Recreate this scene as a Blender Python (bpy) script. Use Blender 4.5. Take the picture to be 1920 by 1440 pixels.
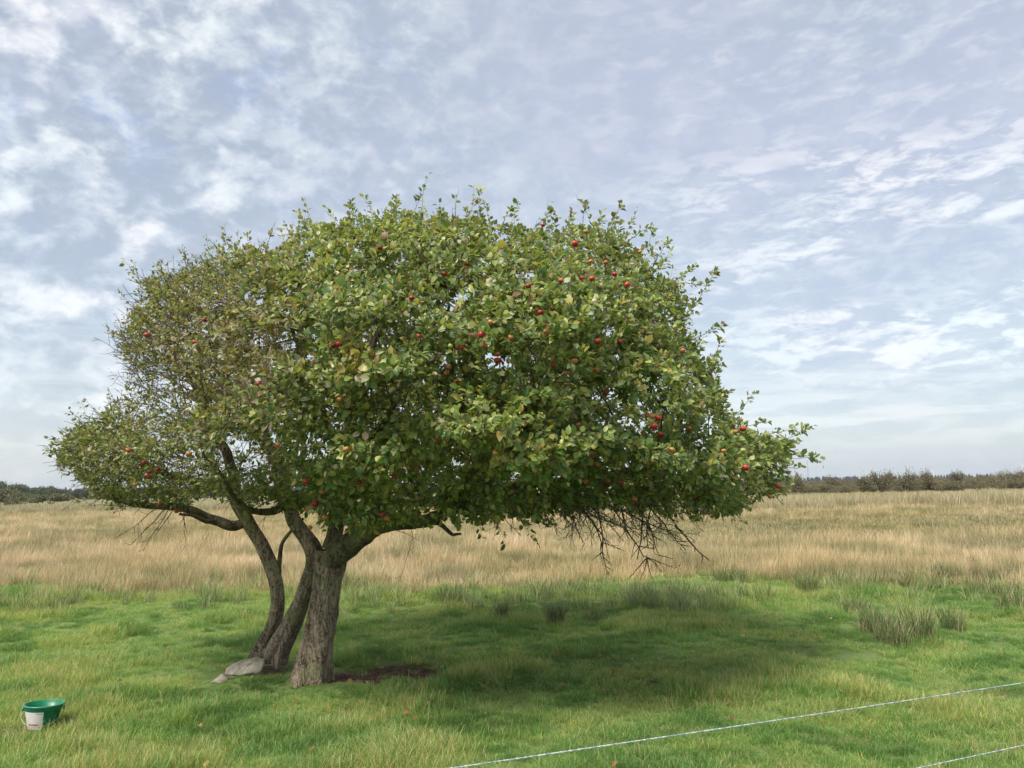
import bpy, math, random
import numpy as np
from mathutils import Vector, Matrix, Euler
from mathutils.kdtree import KDTree

rng = np.random.default_rng(7)
random.seed(7)
for _o in list(bpy.data.objects):
    bpy.data.objects.remove(_o)
scene = bpy.context.scene
COL = scene.collection

# ------------------------------------------------------------------ camera
EYE = 1.6
FPX = 1442.0                       # focal length in pixels of the 1920 px photograph
PITCH = math.atan(194.0 / FPX)
ROLL = math.radians(0.985)
fwd = Vector((0, math.cos(PITCH), math.sin(PITCH)))
up0 = Vector((0, -math.sin(PITCH), math.cos(PITCH)))
rt0 = Vector((1, 0, 0))
camU = up0 * math.cos(ROLL) + rt0 * math.sin(ROLL)
camR = rt0 * math.cos(ROLL) - up0 * math.sin(ROLL)
cam = bpy.data.cameras.new("camera")
cam.sensor_width = 36.0
cam.lens = 36.0 * FPX / 1920.0
cam.clip_start = 0.05
cam.clip_end = 30000
cam_o = bpy.data.objects.new("camera", cam)
COL.objects.link(cam_o)
M3 = Matrix((camR, camU, -fwd)).transposed()
cam_o.matrix_world = Matrix.Translation((0, 0, EYE)) @ M3.to_4x4()
scene.camera = cam_o

# ------------------------------------------------------------------ light
SUN_EL = math.radians(53)
SUN_AZ = math.radians(-143)         # direction TO the sun, measured from +Y towards +X
SUN_STR = 2.8
sun = bpy.data.lights.new("sun", 'SUN')
sun.energy = SUN_STR
sun.angle = math.radians(18.0)
sun.color = (1.0, 0.93, 0.80)
sun_o = bpy.data.objects.new("sun", sun)
COL.objects.link(sun_o)
sdir = Vector((math.sin(SUN_AZ) * math.cos(SUN_EL), math.cos(SUN_AZ) * math.cos(SUN_EL), math.sin(SUN_EL)))
sun_o.rotation_euler = sdir.to_track_quat('Z', 'Y').to_euler()
sun_o.location = (0, 0, 30)

scene.view_settings.view_transform = 'Standard'
scene.view_settings.look = 'None'
scene.view_settings.exposure = 1.0
scene.view_settings.gamma = 1.0
scene.view_settings.use_curve_mapping = False


class NT:
    """small helper round a node tree"""
    def __init__(s, tree):
        s.t = tree
        s.n = tree.nodes
        s.l = tree.links

    def node(s, typ, **kw):
        n = s.n.new(typ)
        for k, v in kw.items():
            setattr(n, k, v)
        return n

    def put(s, sock, v):
        if isinstance(v, bpy.types.NodeSocket):
            s.l.new(v, sock)
        elif v is not None:
            if hasattr(sock, 'default_value') and sock.type == 'RGBA' and len(v) == 3:
                v = (*v, 1)
            sock.default_value = v

    def math(s, op, a, b=None, c=None, clamp=False):
        n = s.node('ShaderNodeMath', operation=op, use_clamp=clamp)
        s.put(n.inputs[0], a)
        if b is not None: s.put(n.inputs[1], b)
        if c is not None: s.put(n.inputs[2], c)
        return n.outputs[0]

    def mix(s, f, a, b, typ='MIX'):
        n = s.node('ShaderNodeMix', data_type='RGBA', blend_type=typ)
        s.put(n.inputs[0], f)
        s.put(n.inputs[6], a)
        s.put(n.inputs[7], b)
        return n.outputs[2]

    def noise(s, vec, scale, detail=3, rough=0.55, dist=0.0, out=0):
        n = s.node('ShaderNodeTexNoise')
        if vec is not None: s.l.new(vec, n.inputs['Vector'])
        n.inputs['Scale'].default_value = scale
        n.inputs['Detail'].default_value = detail
        n.inputs['Roughness'].default_value = rough
        n.inputs['Distortion'].default_value = dist
        return n.outputs[out]

    def ramp(s, f, a, b, lo=0.0, hi=1.0, smooth=True):
        n = s.node('ShaderNodeMapRange', interpolation_type='SMOOTHSTEP' if smooth else 'LINEAR')
        s.put(n.inputs[0], f)
        n.inputs[1].default_value = a
        n.inputs[2].default_value = b
        n.inputs[3].default_value = lo
        n.inputs[4].default_value = hi
        return n.outputs[0]

    def xyz(s, v):
        n = s.node('ShaderNodeSeparateXYZ')
        s.l.new(v, n.inputs[0])
        return n.outputs

    def cxyz(s, x, y, z):
        n = s.node('ShaderNodeCombineXYZ')
        s.put(n.inputs[0], x); s.put(n.inputs[1], y); s.put(n.inputs[2], z)
        return n.outputs[0]

    def mapping(s, v, scale=(1, 1, 1), rot=(0, 0, 0), loc=(0, 0, 0)):
        n = s.node('ShaderNodeMapping')
        s.l.new(v, n.inputs[0])
        n.inputs['Scale'].default_value = scale
        n.inputs['Rotation'].default_value = rot
        n.inputs['Location'].default_value = loc
        return n.outputs[0]


# ------------------------------------------------------------------ world: broken high cloud over a pale blue sky
world = bpy.data.worlds.new("World")
scene.world = world
world.use_nodes = True
W = NT(world.node_tree)
W.n.clear()
wout = W.node('ShaderNodeOutputWorld')
bg = W.node('ShaderNodeBackground')
W.l.new(bg.outputs[0], wout.inputs[0])
sky = W.node('ShaderNodeTexSky', sky_type='NISHITA')
sky.sun_disc = False
sky.sun_elevation = SUN_EL
sky.sun_rotation = SUN_AZ
sky.air_density = 1.0
sky.dust_density = 1.2
sky.ozone_density = 1.5
tc = W.node('ShaderNodeTexCoord').outputs['Generated']
dx, dy, dz = W.xyz(tc)
zc = W.math('MAXIMUM', dz, 0.0)
zz = W.math('ADD', zc, 0.13)
px = W.math('DIVIDE', dx, zz)
py = W.math('DIVIDE', dy, zz)
P = W.cxyz(px, py, 0.0)
# the direction itself carries the cloud patterns, so nothing repeats or seams anywhere on the sky
D = tc
el = W.ramp(zc, 0.02, 0.58)
azi = W.math('ARCTAN2', dx, dy)                                       # 0 ahead, + to the right
leftness = W.ramp(azi, 0.12, -0.50)
rightness = W.ramp(azi, -0.05, 0.45)
big = W.noise(W.mapping(D, (1, 1, 1.4), (0, -0.35, 0)), 2.6, 4, 0.5, 0.2)
cellm = W.mapping(D, (1.0, 1.0, 1.35), (0, -0.1, 0), (0.31, 0.1, 0.2))
puff = W.noise(cellm, 9.5, 6, 0.55, 0.25)                              # cotton lumps
puff2 = W.noise(W.mapping(D, (1.0, 1.0, 1.5), (0, 0.2, 0), (4.1, 2.0, 1.0)), 21.0, 5, 0.55, 0.2)
stre = W.mapping(D, (1.0, 1.0, 3.0), (0, -0.40, 0), (1.3, 0.0, 0.7))
ripple = W.noise(stre, 19.0, 6, 0.62, 0.35)                           # mackerel ripples, rising to the right
band = W.noise(W.mapping(D, (1.0, 1.0, 4.2), (0, -0.36, 0), (0.2, 0.0, 0.62)), 3.0, 4, 0.5, 0.3)
flat = W.noise(W.mapping(D, (1.0, 1.0, 7.5), (0, -0.06, 0), (2.2, 0.0, 0.7)), 6.0, 6, 0.6, 0.3)       # level streaks low down
low = W.ramp(zc, 0.24, 0.06)
lowm = W.math('MULTIPLY', low, W.ramp(zc, 0.015, 0.07))
# base colour by elevation
base = W.mix(W.ramp(zc, 0.0, 0.16), (0.455, 0.52, 0.575), (0.40, 0.46, 0.545))
base = W.mix(W.ramp(zc, 0.16, 0.5), base, (0.375, 0.42, 0.51))
lavm = W.math('MULTIPLY', W.ramp(big, 0.40, 0.62), W.math('MULTIPLY', W.ramp(zc, 0.08, 0.28), W.ramp(azi, -0.45, 0.0)))
base = W.mix(lavm, base, (0.40, 0.435, 0.545))
gaps = W.math('MULTIPLY', W.ramp(puff, 0.46, 0.36), W.math('MULTIPLY', W.ramp(big, 0.56, 0.42), leftness))
base = W.mix(W.math('MULTIPLY', gaps, 0.75), base, (0.33, 0.395, 0.575))        # thin places, blue
base = W.mix(W.math('MULTIPLY', W.math('MULTIPLY', W.ramp(puff2, 0.53, 0.40), leftness), 0.60), base, (0.31, 0.35, 0.42))   # grey bellies
# lumps
p3 = W.noise(W.mapping(D, (1.0, 1.0, 1.6), (0, -0.25, 0), (2.1, 3.0, 1.0)), 34.0, 6, 0.6, 0.3)
body = W.math('ADD', W.math('MULTIPLY', puff, 0.62), W.math('MULTIPLY', puff2, 0.38))
pm = W.math('MULTIPLY', W.ramp(body, 0.485, 0.62), W.math('MULTIPLY_ADD', leftness, 0.90, 0.18))
pm = W.math('MULTIPLY', pm, W.ramp(p3, 0.30, 0.62, 0.55, 1.0))
pm2 = W.math('MULTIPLY', W.ramp(puff2, 0.46, 0.68), W.math('MULTIPLY_ADD', leftness, 0.36, 0.16))
pm2 = W.math('ADD', pm2, W.math('MULTIPLY', W.ramp(p3, 0.46, 0.68), W.math('MULTIPLY_ADD', W.ramp(big, 0.60, 0.42), 0.20, 0.05)))
# ripples in bands on the right, flat streaks near the horizon
rm = W.math('MULTIPLY', W.ramp(ripple, 0.41, 0.62), W.ramp(band, 0.37, 0.52))
rm = W.math('MULTIPLY', rm, W.math('MULTIPLY', W.math('MULTIPLY', W.ramp(zc, 0.07, 0.14), W.ramp(zc, 0.45, 0.33)), rightness))
rm2 = W.math('MULTIPLY', W.math('MULTIPLY', W.ramp(ripple, 0.46, 0.68), 0.34), W.math('MULTIPLY_ADD', rightness, 0.7, 0.2))
fm = W.math('MULTIPLY', W.ramp(flat, 0.44, 0.62), W.math('MULTIPLY', lowm, 0.62))
cov = W.math('MAXIMUM', W.math('MAXIMUM', pm, W.math('MULTIPLY', rm, 0.95)), W.math('MAXIMUM', fm, W.math('ADD', pm2, rm2)), clamp=True)
cloudc = W.mix(W.ramp(big, 0.4, 0.6), (0.73, 0.77, 0.79), (0.79, 0.775, 0.80))
colr = W.mix(cov, base, cloudc)
# warm brightness low on the left, towards the sun side
lowl = W.math('MULTIPLY', W.ramp(zc, 0.22, 0.0), W.ramp(azi, -0.30, -0.7))
colr = W.mix(W.math('MULTIPLY', lowl, 0.6), colr, (0.66, 0.68, 0.67))
clr = W.node('ShaderNodeVectorMath', operation='SCALE')
W.l.new(sky.outputs[0], clr.inputs[0]); clr.inputs['Scale'].default_value = 0.022
fin = W.mix(1.0, W.mix(1.0, colr, (0.575, 0.57, 0.545), 'MULTIPLY'), clr.outputs[0], 'ADD')
W.l.new(fin, bg.inputs[0])
bg.inputs[1].default_value = 1.0


# ------------------------------------------------------------------ helpers
def at(u, v, d):
    """world point on the ray of photograph pixel (u, v) at distance d along Y"""
    r = camR * ((u - 960) / FPX) + camU * ((720 - v) / FPX) + fwd
    k = d / r.y
    return Vector((r.x * k, d, EYE + r.z * k))


def on_ground(u, v):
    r = camR * ((u - 960) / FPX) + camU * ((720 - v) / FPX) + fwd
    k = -EYE / r.z
    x, y = r.x * k, r.y * k
    return Vector((x, y, float(gh(np.array([x]), np.array([y]))[0])))


cR = np.array(camR); cU = np.array(camU); cF = np.array(fwd)


def proj(p):
    q = np.asarray(p) - np.array((0, 0, EYE))
    z = q @ cF
    return 960 + FPX * (q @ cR) / z, 720 - FPX * (q @ cU) / z, z


def _h(ix, iy, iz, seed):
    n = (ix * 374761393 + iy * 668265263 + iz * 2147483647 + seed * 974711) & 0xFFFFFFFF
    n = ((n ^ (n >> 13)) * 1274126177) & 0xFFFFFFFF
    n = (n ^ (n >> 16)) & 0xFFFFFFFF
    return n.astype(np.float64) / 4294967295.0


def vn(x, y, z=None, seed=0):
    x = np.asarray(x, float); y = np.asarray(y, float)
    z = np.zeros_like(x) if z is None else np.asarray(z, float)
    ix, iy, iz = (np.floor(a).astype(np.int64) for a in (x, y, z))
    fx, fy, fz = x - ix, y - iy, z - iz
    fx, fy, fz = (f * f * (3 - 2 * f) for f in (fx, fy, fz))
    r = 0
    for a in (0, 1):
        for b in (0, 1):
            for c in (0, 1):
                w = (fx if a else 1 - fx) * (fy if b else 1 - fy) * (fz if c else 1 - fz)
                r = r + w * _h(ix + a, iy + b, iz + c, seed)
    return r


def fbm(x, y, z=None, seed=0, o=3):
    s = 0; a = 1; t = 0
    z = np.zeros_like(np.asarray(x, float)) if z is None else np.asarray(z, float)
    for i in range(o):
        s = s + a * vn(np.asarray(x) * 2 ** i, np.asarray(y) * 2 ** i, z * 2 ** i, seed + i * 17)
        t += a; a *= 0.5
    return s / t


def gh(x, y):
    """height of the ground"""
    x = np.asarray(x, float); y = np.asarray(y, float)
    r = np.hypot(x, y)
    a = (fbm(x * 0.5, y * 0.5, seed=3) - 0.5) * 0.16 * np.clip(r / 4, 0, 1)
    a = a + (fbm(x * 1.9, y * 1.9, seed=9) - 0.5) * 0.10 * np.clip(1.4 - r / 30, 0, 1)
    b = (fbm(x * 0.06, y * 0.06, seed=5) - 0.5) * 0.35 * np.clip((r - 12) / 30, 0, 1)
    return (a + b) * np.clip(1.6 - r / 400, 0, 1)


def tag(o, label=None, cat=None, group=None, kind=None):
    if label: o['label'] = label
    if cat: o['category'] = cat
    if group: o['group'] = group
    if kind: o['kind'] = kind
    return o


def empty(name, loc=(0, 0, 0)):
    o = bpy.data.objects.new(name, None)
    o.empty_display_size = 0.1
    o.location = loc
    COL.objects.link(o)
    return o


def link(name, me, parent=None, mat=None):
    o = bpy.data.objects.new(name, me)
    if mat is not None and not me.materials:
        me.materials.append(mat)
    COL.objects.link(o)
    if parent is not None:
        o.parent = parent
        o.matrix_parent_inverse = Matrix.Translation(parent.location).inverted()
    return o


def np_mesh(name, verts, tris=None, quads=None, col=None, smooth=False, mat=None):
    """fast mesh from arrays"""
    me = bpy.data.meshes.new(name)
    verts = np.asarray(verts, np.float32)
    me.vertices.add(len(verts))
    me.vertices.foreach_set('co', verts.ravel())
    loops = []; starts = []; n = 0
    if tris is not None and len(tris):
        t = np.asarray(tris, np.int32); loops.append(t.ravel())
        starts.append(n + 3 * np.arange(len(t))); n += 3 * len(t)
    if quads is not None and len(quads):
        q = np.asarray(quads, np.int32); loops.append(q.ravel())
        starts.append(n + 4 * np.arange(len(q))); n += 4 * len(q)
    loops = np.concatenate(loops); starts = np.concatenate(starts)
    me.loops.add(len(loops)); me.loops.foreach_set('vertex_index', loops)
    me.polygons.add(len(starts)); me.polygons.foreach_set('loop_start', starts.astype(np.int32))
    if smooth:
        me.polygons.foreach_set('use_smooth', np.ones(len(starts), bool))
    if col is not None:
        a = me.color_attributes.new('Col', 'FLOAT_COLOR', 'POINT')
        c = np.ones((len(verts), 4), np.float32); c[:, :3] = col
        a.data.foreach_set('color', c.ravel())
    me.update(calc_edges=True)
    me.validate()
    if mat is not None: me.materials.append(mat)
    return me


def unit(a):
    return a / np.maximum(np.linalg.norm(a, axis=-1, keepdims=True), 1e-9)


def tube(pts, rad, sides=8, twist=0.0):
    """verts, quads of a tube through pts (n,3) with radii; ends closed to a point ring"""
    pts = np.asarray(pts, float); rad = np.asarray(rad, float)
    n = len(pts)
    tan = unit(np.gradient(pts, axis=0))
    ref = np.array([0.31, 0.87, 0.38]) if abs(tan[0][1]) < 0.8 else np.array([1.0, 0.1, 0.2])
    V = []
    a = np.linspace(0, 2 * math.pi, sides, endpoint=False)
    u = None
    for i in range(n):
        u = np.cross(tan[i], ref) if u is None else u - tan[i] * (u @ tan[i])
        u = u / (np.linalg.norm(u) + 1e-9)
        w = np.cross(tan[i], u)
        V.append(pts[i] + rad[i] * (np.cos(a)[:, None] * u + np.sin(a)[:, None] * w))
    V = np.concatenate(V)
    i = np.arange(n - 1)[:, None] * sides; j = np.arange(sides)[None, :]; k = (j + 1) % sides
    Q = np.stack([i + j, i + k, i + sides + k, i + sides + j], -1).reshape(-1, 4)
    return V, Q


class Acc:
    def __init__(s):
        s.v = []; s.q = []; s.t = []; s.c = []; s.n = 0

    def add(s, v, q=None, t=None, c=None):
        v = np.asarray(v)
        s.v.append(v)
        if q is not None and len(q): s.q.append(np.asarray(q) + s.n)
        if t is not None and len(t): s.t.append(np.asarray(t) + s.n)
        if c is not None: s.c.append(np.broadcast_to(np.asarray(c, float), (len(v), 3)))
        s.n += len(v)

    def mesh(s, name, mat=None, smooth=False):
        return np_mesh(name, np.concatenate(s.v), np.concatenate(s.t) if s.t else None,
                       np.concatenate(s.q) if s.q else None, np.concatenate(s.c) if s.c else None, smooth, mat)


def resample(pts, step):
    """smooth Catmull-Rom through the control points"""
    P_ = np.asarray(pts, float)
    P_ = np.vstack([2 * P_[0] - P_[1], P_, 2 * P_[-1] - P_[-2]])
    out = []
    for i in range(1, len(P_) - 2):
        a, b, c, d = P_[i - 1:i + 3]
        m = max(2, int(np.linalg.norm((c - b)[:3]) / step))
        t = np.linspace(0, 1, m, endpoint=False)[:, None]
        out.append(0.5 * ((2 * b) + (-a + c) * t + (2 * a - 5 * b + 4 * c - d) * t ** 2 + (-a + 3 * b - 3 * c + d) * t ** 3))
    out.append(P_[-2][None])
    return np.concatenate(out)


# ------------------------------------------------------------------ materials
def material(name):
    m = bpy.data.materials.new(name)
    m.use_nodes = True
    n = NT(m.node_tree)
    b = n.n['Principled BSDF']
    return m, n, b


def leafy(name, trans=0.3, rough=0.5, spec=0.35, tint_scale=None, tint=None, under=0.0, tint2=None, tmul=(1.0, 1.0, 1.0)):
    """thin vegetation: colour attribute, position tint, light shining through"""
    m, n, b = material(name)
    c = n.node('ShaderNodeAttribute', attribute_name='Col').outputs['Color']
    pos = n.node('ShaderNodeNewGeometry')
    if tint_scale:
        f = n.ramp(n.noise(pos.outputs['Position'], tint_scale, 4, 0.6), 0.38, 0.62)
        c = n.mix(f, c, n.mix(1.0, c, tint, 'MULTIPLY'))
        if tint2:
            f2 = n.ramp(n.noise(n.mapping(pos.outputs['Position'], (1, 1.6, 1), (0, 0, 0.4), (7, 3, 0)), tint_scale * 0.31, 4, 0.6), 0.46, 0.66)
            c = n.mix(f2, c, n.mix(1.0, c, tint2, 'MULTIPLY'))
    if under:
        c = n.mix(n.math('MULTIPLY', pos.outputs['Backfacing'], under), c, (0.30, 0.36, 0.22))
    n.put(b.inputs['Base Color'], c)
    b.inputs['Roughness'].default_value = rough
    b.inputs['Specular IOR Level'].default_value = spec
    tr = n.node('ShaderNodeBsdfTranslucent')
    n.put(tr.inputs[0], n.mix(1.0, c, tmul, 'MULTIPLY'))
    mx = n.node('ShaderNodeMixShader')
    mx.inputs[0].default_value = trans
    n.l.new(b.outputs[0], mx.inputs[1]); n.l.new(tr.outputs[0], mx.inputs[2])
    n.l.new(mx.outputs[0], n.n['Material Output'].inputs[0])
    return m


M_leaf = leafy('apple_leaf', 0.38, 0.40, 0.5, under=0.28, tmul=(1.35, 1.3, 0.5))
M_grass = leafy('meadow_grass', 0.48, 0.6, 0.3, 0.9, (1.08, 1.02, 0.95), tint2=(0.9, 0.97, 0.9), tmul=(1.1, 1.15, 0.6))
M_dry = leafy('dry_grass', 0.3, 0.75, 0.2, 0.22, (0.92, 0.92, 0.82), tint2=(0.88, 0.88, 0.74))
M_rush = leafy('rush', 0.15, 0.6, 0.3)
M_shrub = leafy('shrub_leaf', 0.2, 0.7, 0.15)


def bark_mat(name, base, dark, lichen, lich_amt, scale=14.0):
    m, n, b = material(name)
    g = n.node('ShaderNodeNewGeometry')
    p = n.node('ShaderNodeTexCoord').outputs['Object']
    ps = n.mapping(p, (1, 1, 0.28))
    a = n.noise(ps, scale, 6, 0.65, 0.4)
    f = n.noise(p, scale * 3.2, 5, 0.6)
    c = n.mix(n.ramp(a, 0.36, 0.62), dark, base)
    c = n.mix(n.math('MULTIPLY', n.ramp(f, 0.42, 0.7), 0.55), c, tuple(min(1, x * 1.65) for x in base))
    l1 = n.ramp(n.noise(p, 5.0, 6, 0.65, 0.3), 0.60 - lich_amt * 0.25, 0.70 - lich_amt * 0.2)
    crk = n.noise(n.mapping(p, (1, 1, 0.18), loc=(1, 2, 0)), scale * 2.2, 3, 0.5, 0.8)
    crk = n.ramp(n.math('ABSOLUTE', n.math('SUBTRACT', crk, 0.5)), 0.0, 0.035, 1.0, 0.0)
    c = n.mix(n.math('MULTIPLY', crk, 0.75), c, tuple(x * 0.45 for x in dark))
    c = n.mix(n.math('MULTIPLY', l1, 0.75), c, lichen)
    l2 = n.ramp(n.noise(n.mapping(p, loc=(3, 5, 1)), 26.0, 3, 0.5), 0.66, 0.72)
    c = n.mix(n.math('MULTIPLY', l2, 0.6), c, (0.42, 0.40, 0.32))
    n.put(b.inputs['Base Color'], c)
    b.inputs['Roughness'].default_value = 0.9
    b.inputs['Specular IOR Level'].default_value = 0.15
    bp = n.node('ShaderNodeBump')
    bp.inputs['Strength'].default_value = 0.9
    bp.inputs['Distance'].default_value = 0.035
    n.put(bp.inputs['Height'], n.math('ADD', n.math('SUBTRACT', a, n.math('MULTIPLY', crk, 0.35)), n.math('MULTIPLY', f, 0.5)))
    n.l.new(bp.outputs[0], b.inputs['Normal'])
    return m


M_bark = bark_mat('apple_bark', (0.34, 0.27, 0.20), (0.10, 0.072, 0.053), (0.24, 0.24, 0.13), 0.30)
M_bark2 = bark_mat('limb_bark', (0.16, 0.135, 0.095), (0.055, 0.043, 0.033), (0.22, 0.225, 0.10), 0.7, 22.0)
M_twig = bark_mat('twig_bark', (0.16, 0.125, 0.095), (0.07, 0.052, 0.043), (0.24, 0.23, 0.13), 0.5, 30.0)

# ------------------------------------------------------------------ ground
SOIL = [on_ground(715, 1262) if False else None]
_g = lambda u, v: (lambda r: (r.x * -EYE / r.z, r.y * -EYE / r.z))(camR * ((u - 960) / FPX) + camU * ((720 - v) / FPX) + fwd)
# bare or worn places: centre x, y, half width, half depth, strength
BARE = [(*_g(715, 1266), 0.50, 0.40, 1.0), (*_g(640, 1272), 0.28, 0.24, 1.0), (*_g(525, 1262), 0.24, 0.20, 1.0),
        (*_g(505, 1245), 0.20, 0.3, 0.9),
        (*_g(8, 1375), 0.28, 0.16, 0.8), (*_g(30, 1352), 0.20, 0.14, 0.3), (*_g(1275, 1330), 0.17, 0.10, 0.65),
        (*_g(1205, 1290), 0.2, 0.10, 0.4), (*_g(1480, 1300), 0.34, 0.13, 0.55), (*_g(1270, 1385), 0.2, 0.1, 0.5),
        (*_g(1850, 1312), 0.3, 0.10, 0.6), (*_g(1140, 1400), 0.16, 0.08, 0.4), (*_g(1590, 1400), 0.25, 0.1, 0.5)]


def bare(x, y):
    b = np.zeros_like(x)
    w = (fbm(x * 5, y * 5, seed=31) - 0.5) * 0.9
    for (cx, cy, rx, ry, s) in BARE:
        q = np.hypot((x - cx) / rx, (y - cy) / ry) + w
        b = np.maximum(b, s * np.clip((1.25 - q) / 0.5, 0, 1))
    return b


rr = np.concatenate([np.linspace(0.0, 3.5, 8), np.geomspace(3.7, 14, 150), np.geomspace(14.3, 120, 110), np.geomspace(126, 9000, 40)])
aa = np.linspace(-math.pi, math.pi, 361)[:-1]
aa = np.sign(aa) * (np.abs(aa / math.pi) ** 1.5) * math.pi
R_, A_ = np.meshgrid(rr, aa, indexing='ij')
GX, GY = R_ * np.sin(A_), R_ * np.cos(A_)
GX[R_ < 0.01] += np.tile(aa, 1)[:] * 1e-4
GZ = gh(GX, GY) - 0.012 * bare(GX.ravel(), GY.ravel()).reshape(GX.shape)
ni, nj = R_.shape
ii = np.arange(ni - 1)[:, None] * nj; jj = np.arange(nj)[None, :]; kk = (jj + 1) % nj
Q = np.stack([ii + jj, ii + nj + jj, ii + nj + kk, ii + kk], -1).reshape(-1, 4)[:, ::-1]
gv = np.stack([GX, GY, GZ], -1).reshape(-1, 3)
bcol = np.repeat(bare(gv[:, 0], gv[:, 1])[:, None], 3, 1)

Mg, n, b = material('meadow_ground')
g = n.node('ShaderNodeNewGeometry').outputs['Position']
gx, gy, gz = n.xyz(g)
nz = n.noise(n.mapping(g, (1, 2.2, 1)), 0.35, 5, 0.6)
green = n.mix(n.noise(g, 6.0, 5, 0.6), (0.09, 0.15, 0.045), (0.20, 0.26, 0.095))
tan = n.mix(n.ramp(n.noise(n.mapping(g, (1, 3.0, 1)), 0.12, 6, 0.65), 0.35, 0.65), (0.33, 0.29, 0.15), (0.44, 0.36, 0.21))
tan = n.mix(n.ramp(n.noise(n.mapping(g, (0.3, 1.0, 1)), 2.0, 6, 0.7), 0.4, 0.7), tan, (0.15, 0.15, 0.07))
tan = n.mix(n.ramp(gy, 52, 70), tan, (0.20, 0.19, 0.10))
yb = n.math('ADD', gy, n.math('MULTIPLY', n.math('SUBTRACT', nz, 0.5), 5.0))
c = n.mix(n.ramp(yb, 11.0, 14.5), green, tan)
soil = n.mix(n.ramp(n.noise(g, 18, 6, 0.7), 0.35, 0.65), (0.045, 0.028, 0.020), (0.15, 0.10, 0.07))
bc = n.node('ShaderNodeAttribute', attribute_name='Col').outputs['Color']
c = n.mix(bc, c, soil)
n.put(b.inputs['Base Color'], c)
b.inputs['Roughness'].default_value = 1.0
b.inputs['Specular IOR Level'].default_value = 0.05
bp = n.node('ShaderNodeBump'); bp.inputs['Strength'].default_value = 0.8; bp.inputs['Distance'].default_value = 0.03
n.put(bp.inputs['Height'], n.noise(g, 30, 5, 0.7)); n.l.new(bp.outputs[0], b.inputs['Normal'])
ground = link('ground', np_mesh('ground', gv, None, Q, bcol, True, Mg))
tag(ground, kind='structure')


# ------------------------------------------------------------------ scattering (one object per kind of ground cover)
def blades(n_, rad, l0, l1, w, lean, curve, cols, seg=3, up=0.0, seed=0, tipcol=None, tint=(1, 1, 1)):
    """a clump of grass blades: verts, tris, colours"""
    r = np.random.default_rng(seed)
    ang = r.uniform(0, 2 * math.pi, n_); rad_ = rad * np.sqrt(r.uniform(0, 1, n_))
    base = np.stack([np.cos(ang) * rad_, np.sin(ang) * rad_, np.full(n_, -0.01)], -1)
    L = r.uniform(l0, l1, n_)
    az = ang * 0.5 + r.uniform(0, 2 * math.pi, n_) * 0.8
    th = np.abs(r.normal(0, lean, n_)) + up
    cv = r.uniform(0.3, 1.0, n_) * curve
    W_ = w * r.uniform(0.7, 1.3, n_)
    cols = np.asarray(cols) * np.asarray(tint)
    ci = r.integers(0, len(cols), n_)
    cc = cols[ci] * r.uniform(0.75, 1.25, (n_, 1))
    V = []; C = []
    hd = np.stack([np.cos(az), np.sin(az), np.zeros(n_)], -1)
    side = np.stack([-np.sin(az + r.uniform(-1, 1, n_)), np.cos(az), np.zeros(n_)], -1); side = unit(side)
    p = base.copy(); pts = [p.copy()]
    for s in range(seg):
        t = np.clip(th + cv * (s / max(1, seg - 1)), 0, 2.0)
        d = hd * np.sin(t)[:, None] + np.array([0, 0, 1.0]) * np.cos(t)[:, None]
        p = p + d * (L / seg)[:, None]
        p[:, 2] = np.maximum(p[:, 2], 0.008)
        pts.append(p.copy())
    for s in range(seg):
        ww = W_ * (1.0 - 0.55 * s / seg) * 0.5
        V += [pts[s] - side * ww[:, None], pts[s] + side * ww[:, None]]
        f = 0.9 + 0.1 * (s / seg)
        k = cc * f
        C += [k, k]
    V.append(pts[seg]); C.append(cc * 1.05 if tipcol is None else np.broadcast_to(tipcol, cc.shape))
    nv = 2 * seg + 1
    V = np.stack(V, 1).reshape(-1, 3); C = np.stack(C, 1).reshape(-1, 3)
    T = []
    for s in range(seg - 1):
        a = 2 * s
        T += [(a, a + 1, a + 3), (a, a + 3, a + 2)]
    a = 2 * (seg - 1)
    T.append((a, a + 1, nv - 1))
    T = (np.asarray(T)[None] + (np.arange(n_) * nv)[:, None, None]).reshape(-1, 3)
    return V, T, C


def clump_collection(name, meshes):
    c = bpy.data.collections.new(name)
    for i, me in enumerate(meshes):
        o = bpy.data.objects.new('%s_%02d' % (name, i), me)
        c.objects.link(o)
    return c


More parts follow.
